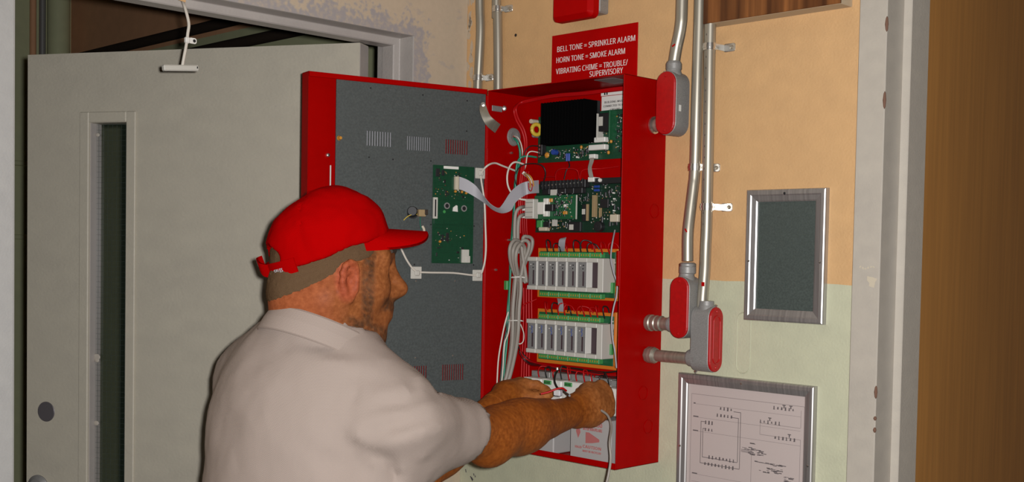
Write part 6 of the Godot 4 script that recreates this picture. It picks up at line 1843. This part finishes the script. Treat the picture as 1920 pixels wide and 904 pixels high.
			for i in 4:
				var k: Vector3 = kn[i]
				hand.append(bone(wr + V(0.006 - i * 0.008, 0.004, -0.01), k, 0.019, 0.0125 - 0.0006 * i, 0.018))
				var rr := 0.0095 - 0.0004 * i
				hand.append(bone(k, pts[i][0], rr + 0.0015, rr, 0.006))
				hand.append(bone(pts[i][0], pts[i][1], rr, rr - 0.0008, 0.004))
				hand.append(bone(pts[i][1], pts[i][2], rr - 0.0008, rr - 0.0022, 0.004))
			var t0 := wr + V(0.012, -0.008, -0.02); var t1: Vector3 = V(0.3684,1.2882,0.15); var t2: Vector3 = V(0.3845,1.2884,0.132); var t3: Vector3 = V(0.4009,1.2917,0.124)
			hand.append(bone(t0, t1, 0.017, 0.0125, 0.014)); hand.append(bone(t1, t2, 0.0122, 0.0105, 0.006)); hand.append(bone(t2, t3, 0.0105, 0.0085, 0.005))
			hand.append(egg(wr.lerp(kn[1], 0.55) + V(0, -0.01, 0.002), V(0.03, 0.02, 0.03), 0.02))
		lo = wr; hi = wr
		for p in kn:
			lo = lo.min(p); hi = hi.max(p)
		hand.append(half_space(wr - fd * 0.045, -fd, 0.002))
		nets(mb, hand, lo - Vector3.ONE * 0.075, hi + Vector3.ONE * 0.075, 0.0035, tint)
	var body := obj("body", mb, M.skin, t, "tanned skin")
	for s in [1.0, -1.0]:
		obj("eye", _ball(W.call(0.0735, -0.003, s * 0.031), Vector3.ONE * 0.0112), M.eye, body)
		obj("iris", lt(W.call(0.0735, -0.003, s * 0.031), (F - U * 0.3).normalized(), [Vector2(0.0, 0.0117), Vector2(0.004, 0.0113), Vector2(0.0058, 0.0098)], 14), M.dark_brown, body)
		mb = MB.new()
		mb.tube([W.call(0.095, 0.021, s * 0.014), W.call(0.093, 0.026, s * 0.028), W.call(0.083, 0.024, s * 0.044)], 0.0032, 6, 4)
		obj("eyebrow", mb, M.dark_brown, body)
	# ---- short hair below the cap, sideburn and stubble: thin shells over the head
	var none := func(_p: Vector3, _n: Vector3) -> Color: return Color.WHITE
	mb = MB.new()
	var shell := head.slice(0, 6) + head.slice(26, 29)
	var hair := shell + [[3, V(0, 0, 0), V(0, 0, 0), 0.0012, 0.0, 0.0, 0, Basis.IDENTITY], [4, V(0, 0, 0), V(0, 0, 0), 0.0022, 330.0, 0.0, 0, Basis.IDENTITY],
		half_space(W.call(0, 0.05, 0), U + F * -0.35, 0.004),
		half_space(W.call(-0.045, -0.040, 0), F * 0.5 - U * 0.866, 0.006),
		half_space(W.call(-0.06, -0.075, 0), -U, 0.006),
		half_space(W.call(0.055, 0.03, 0), F + U * 0.05, 0.006),
		bone(W.call(0.018, -0.024, 0.11), W.call(0.018, -0.024, -0.11), 0.026, 0.026, 0.006, 1), [4, V(0, 0, 0), V(0, 0, 0), 0.0012, 420.0, 0.0, 0, Basis.IDENTITY]]
	nets(mb, hair, O - V(0.14, 0.16, 0.15), O + V(0.1, 0.07, 0.13), 0.0036, none)
	obj("hair", mb, M.hair, t, "short cropped brown hair below the cap")
	# ---- polo shirt
	var fdR := (ER - SR).normalized(); var fdL := (EL - SL).normalized()
	var hemR := SR.lerp(ER, 0.66); var hemL := SL.lerp(EL, 0.5)
	# the right sleeve is cut square at its hem before it joins the rest
	var shirt := [bone(SR + V(0.0, -0.012, 0), hemR, 0.064, 0.052, 0.05), bone(hemR, ER, 0.052, 0.056, 0.01),
		half_space(hemR, fdR, 0.004),
		bone(SL, hemL, 0.068, 0.05, 0.05)] + torso.slice(0, 6).map(func(q):
			var o: Array = q.duplicate()
			if o[0] == 0:
				o[3] += 0.012; o[4] += 0.012
			else:
				o[2] = o[2] + Vector3.ONE * 0.012; o[3] += 0.012
			return o) + [
		# hanging cloth under the arm and soft folds
		bone(SR + V(-0.03, -0.09, 0.01), SR.lerp(ER, 0.45) + V(0, -0.022, 0), 0.05, 0.03, 0.05),
		crease(V(0.6317,1.3404,0.7675), V(0.6316,1.3501,0.6112), 0.0096, 0.012), crease(V(0.6408,1.2841,0.7614), V(0.6202,1.3018,0.5684), -0.0080, 0.014), crease(V(0.6388,1.3067,0.7622), V(0.6268,1.3236,0.589), 0.0064, 0.012),
		crease(V(0.6211,1.2993,0.8087), V(0.6197,1.2547,0.699), 0.0112, 0.012), crease(V(0.6288,1.3171,0.8), V(0.6243,1.2709,0.7503), -0.0080, 0.014), crease(V(0.6218,1.2809,0.809), V(0.6215,1.2347,0.7266), 0.0080, 0.012),
		crease(V(0.611,1.4021,0.7709), V(0.6208,1.3156,0.794), 0.0056, 0.008), crease(V(0.5118,1.438,0.8119), V(0.592,1.4182,0.7608), 0.0056, 0.012), crease(V(0.5213,1.4199,0.8033), V(0.6113,1.4006,0.7424), -0.0048, 0.012),
		crease(V(0.4179,1.3815,0.8382), V(0.4871,1.4272,0.7947), 0.0018, 0.014), crease(V(0.6464,1.3933,0.7075), V(0.6408,1.3519,0.6586), 0.0064, 0.008), crease(V(0.6398,1.3771,0.6583), V(0.6363,1.3444,0.6209), 0.0064, 0.008),
		crease(V(0.5688,1.2791,0.8197), V(0.6181,1.2248,0.7447), 0.0064, 0.016), crease(V(0.3746,1.3518,0.8406), V(0.3736,1.2216,0.8485), 0.0025, 0.02), crease(V(0.6256,1.2581,0.7071), V(0.6175,1.2177,0.6889), 0.0096, 0.009),
		[4, V(0, 0, 0), V(0, 0, 0), 0.0045, 9.0, 0.0, 0, Basis.IDENTITY], [4, V(0, 0, 0), V(0, 0, 0), 0.0012, 38.0, 0.0, 0, Basis.IDENTITY]]
	var CA := deg_to_rad(24.0)
	var CC: Vector3 = V(0.4788,1.4563,0.7377)
	var fa := V(0.06, -sin(CA), -cos(CA)).normalized()
	var xa := V(1, 0, 0.06).normalized()
	var ua := xa.cross(fa).normalized()
	shirt.append(bone(CC + ua * 0.06, CC + ua * 0.25, 0.088, 0.1, 0.003, 1))
	shirt.append(half_space(V(0, 0.93, 0), Vector3.DOWN, 0.003))
	mb = MB.new()
	nets(mb, shirt, V(N.x - 0.30, 0.9, 0.4), V(N.x + 0.33, N.y + 0.10, N.z + 0.22), 0.009, none)
	var so := obj("polo_shirt", mb, M.shirt, t, "pale pinkish grey short-sleeved polo shirt")
	# knitted hem bands
	mb = MB.new()
	var hd := fdR
	mb.lathe(hemR - hd * 0.026, hd, [Vector2(0.044, 0.0), Vector2(0.0515, 0.007), Vector2(0.0518, 0.027), Vector2(0.050, 0.029), Vector2(0.045, 0.026), Vector2(0.044, 0.0)], 40)
	obj("sleeve_band", mb, M.shirt, so)
	# fold-over collar
	mb = MB.new()
	var pf := [Vector2(-0.004, -0.03), Vector2(-0.001, -0.004), Vector2(0.002, 0.0), Vector2(0.005, -0.003), Vector2(0.010, -0.02), Vector2(0.0135, -0.041), Vector2(0.011, -0.043), Vector2(0.004, -0.02)]
	var steps := 110
	var rings := []
	for i in steps + 1:
		var ph := deg_to_rad(lerpf(-262.0, 82.0, float(i) / steps))
		var ring := PackedVector3Array()
		for q in pf:
			var rx: float = 0.084 + q.x; var rz: float = 0.088 + q.x
			ring.append(CC + xa * (cos(ph) * rx) + fa * (sin(ph) * rz) + ua * q.y)
		rings.append(ring)
	for i in steps:
		for k in pf.size():
			var k2 := (k + 1) % pf.size()
			var A: Vector3 = rings[i][k]; var B: Vector3 = rings[i][k2]; var C: Vector3 = rings[i + 1][k2]; var D: Vector3 = rings[i + 1][k]
			var fn := (B - A).cross(D - A).normalized()
			var midr: Vector3 = (rings[i][1] + rings[i][4]) * 0.5
			if fn.dot((A + B) * 0.5 - midr) < 0.0:
				fn = -fn
			mb.quad(A, B, C, D, fn)
	obj("collar", mb, M.shirt, so)
	# ---- trousers, belt, shoes
	mb = MB.new()
	var legs := [egg(HP, V(0.176, 0.14, 0.136), 0.06)]
	for s in [-1.0, 1.0]:
		var hip := HP + V(s * 0.09, -0.04, 0); var kn := V(N.x + s * 0.105, 0.49, N.z - 0.015); var an := V(N.x + s * 0.115, 0.07, N.z + 0.02)
		legs.append(bone(hip, kn, 0.098, 0.075, 0.04)); legs.append(bone(kn, an, 0.075, 0.066, 0.03))
	legs.append([4, V(0, 0, 0), V(0, 0, 0), 0.004, 10.0, 0.0, 0, Basis.IDENTITY])
	legs.append(half_space(V(0, 0.975, 0), Vector3.UP, 0.003)); legs.append(half_space(V(0, 0.045, 0), Vector3.DOWN, 0.003))
	nets(mb, legs, V(N.x - 0.26, 0.02, N.z - 0.22), V(N.x + 0.26, 1.0, N.z + 0.22), 0.014, none)
	obj("trousers", mb, M.jeans, t)
	for s in [-1.0, 1.0]:
		mb = MB.new()
		var an := V(N.x + s * 0.115, 0.05, N.z + 0.04)
		nets(mb, [bone(an + V(0, 0, 0.03), an + V(s * 0.02, -0.008, -0.17), 0.045, 0.04, 0.03), bone(an, an + V(0, 0.05, -0.02), 0.045, 0.05, 0.03), half_space(V(0, 0.002, 0), Vector3.DOWN, 0.003)], an - V(0.1, 0.06, 0.28), an + V(0.1, 0.12, 0.12), 0.01, none)
		obj("shoe", mb, M.black, t)
	# ---- baseball cap
	var ct := deg_to_rad(-23.0)
	var CF := (F * cos(ct) - U * sin(ct)).normalized()
	var CU := Rr.cross(CF).normalized()
	var cb := Basis(CF, CU, Rr)
	var K: Vector3 = W.call(-0.008, 0.022, 0.0)
	var Q := func(f: float, u: float, r: float) -> Vector3: return K + (CF * f + CU * u + Rr * r) * S
	mb = MB.new()
	var crown := [egg(Q.call(0.0, 0.004, 0), V(0.0975, 0.082, 0.084) * S, 0.02, 0, cb), egg(Q.call(0.02, 0.022, 0), V(0.06, 0.056, 0.064) * S, 0.05, 0, cb),
		egg(Q.call(0.0, -0.004, 0), V(0.0900, 0.076, 0.0765) * S, 0.003, 1, cb),
		half_space(Q.call(0, -0.006, 0), -CU, 0.003),
		# open arch at the back above the strap
		egg(Q.call(-0.1, 0.010, 0.0), V(0.05, 0.027, 0.043) * S, 0.004, 1, cb),
		[4, V(0, 0, 0), V(0, 0, 0), 0.0055, 12.0, 0.0, 0, Basis.IDENTITY]]
	# panel seams as shallow grooves
	for a in [0.0, 60.0, 120.0, 180.0, 240.0, 300.0]:
		var pr: Vector3
		for i in 6:
			var th := deg_to_rad(lerpf(6.0, 80.0, i / 5.0))
			var pt: Vector3 = Q.call(0.0975 * sin(th) * cos(deg_to_rad(a)), 0.004 + 0.082 * cos(th), 0.084 * sin(th) * sin(deg_to_rad(a)))
			if i > 0:
				crown.append(bone(pr, pt, 0.001, 0.001, 0.003, 1))
			pr = pt
	nets(mb, crown, K - V(0.14, 0.10, 0.14), K + V(0.14, 0.13, 0.14), 0.0044, none)
	var cap := obj("cap", mb, M.cap, t, "red baseball cap")
	obj("top_button", _ball(Q.call(0.003, 0.0885, 0.0), V(0.009, 0.005, 0.009)), M.cap, cap)
	# strap closing the back opening, with a dark printed mark
	mb = MB.new()
	var sp := []
	var sw := []
	for i in 9:
		var a := deg_to_rad(lerpf(132.0, 228.0, i / 8.0))
		sp.append(Q.call(0.0995 * cos(a), -0.004, 0.086 * sin(a)))
		sw.append(CU * 0.0115)
	mb.ribbon(sp, sw, 0.003, 3)
	obj("adjusting_strap", mb, M.cap, cap)
	mb = MB.new()
	mb.ribbon([Q.call(-0.1, 0.010, -0.022), Q.call(-0.109, 0.009, -0.012), Q.call(-0.108, 0.001, 0.0), Q.call(-0.1, -0.004, 0.012)], [CU * 0.011, CU * 0.011, CU * 0.011, CU * 0.011], 0.003, 4)
	obj("strap_tail", mb, M.cap, cap)
	var ap := deg_to_rad(152.0)
	var lp: Vector3 = Q.call(0.1016 * cos(ap), -0.009, 0.0881 * sin(ap))
	var lr := (CF * 0.111 * sin(ap) * 1.0 + Rr * -0.09 * cos(ap)).normalized()
	letters("SALES", cap, lp - lr * 0.012, lr, CU, 0.02, 0.006, M.ribbon, "lettering", 700)
	# brim: a curved visor
	mb = MB.new()
	var nu := 30
	var nv := 8
	var vp := func(i: int, j: int, dn: float) -> Vector3:
		var x := lerpf(-1.0, 1.0, float(i) / nu)
		x = sin(x * PI * 0.5)
		var v := float(j) / nv
		var r0 := 0.073 * x
		var fb := 0.0925 * sqrt(maxf(1.0 - r0 * r0 / 0.0066, 0.0)) + 0.001
		var reach := (0.160 - 6.5 * r0 * r0 - fb) * (1.0 - pow(absf(x), 9.0))
		var f := fb + reach * v
		var r := r0 * (1.0 - 0.05 * v)
		var u := 0.002 - 0.40 * reach * v - 3.2 * r0 * r0 * v
		return Q.call(f, u - dn, r)
	for i in nu:
		for j in nv:
			for s in 2:
				var dn := 0.0 if s == 0 else 0.0035
				var A: Vector3 = vp.call(i, j, dn); var B: Vector3 = vp.call(i + 1, j, dn); var C: Vector3 = vp.call(i + 1, j + 1, dn); var D: Vector3 = vp.call(i, j + 1, dn)
				var nn := (C - A).cross(D - B).normalized()
				if nn.dot(CU) < 0.0:
					nn = -nn
				mb.quad(A, B, C, D, nn if s == 0 else -nn)
		var e0: Vector3 = vp.call(i, nv, 0.0); var e1: Vector3 = vp.call(i + 1, nv, 0.0); var e2: Vector3 = vp.call(i + 1, nv, 0.0035); var e3: Vector3 = vp.call(i, nv, 0.0035)
		mb.quad(e0, e1, e2, e3, ((e0 + e1) * 0.5 - K).normalized())
	obj("brim", mb, M.cap, cap)
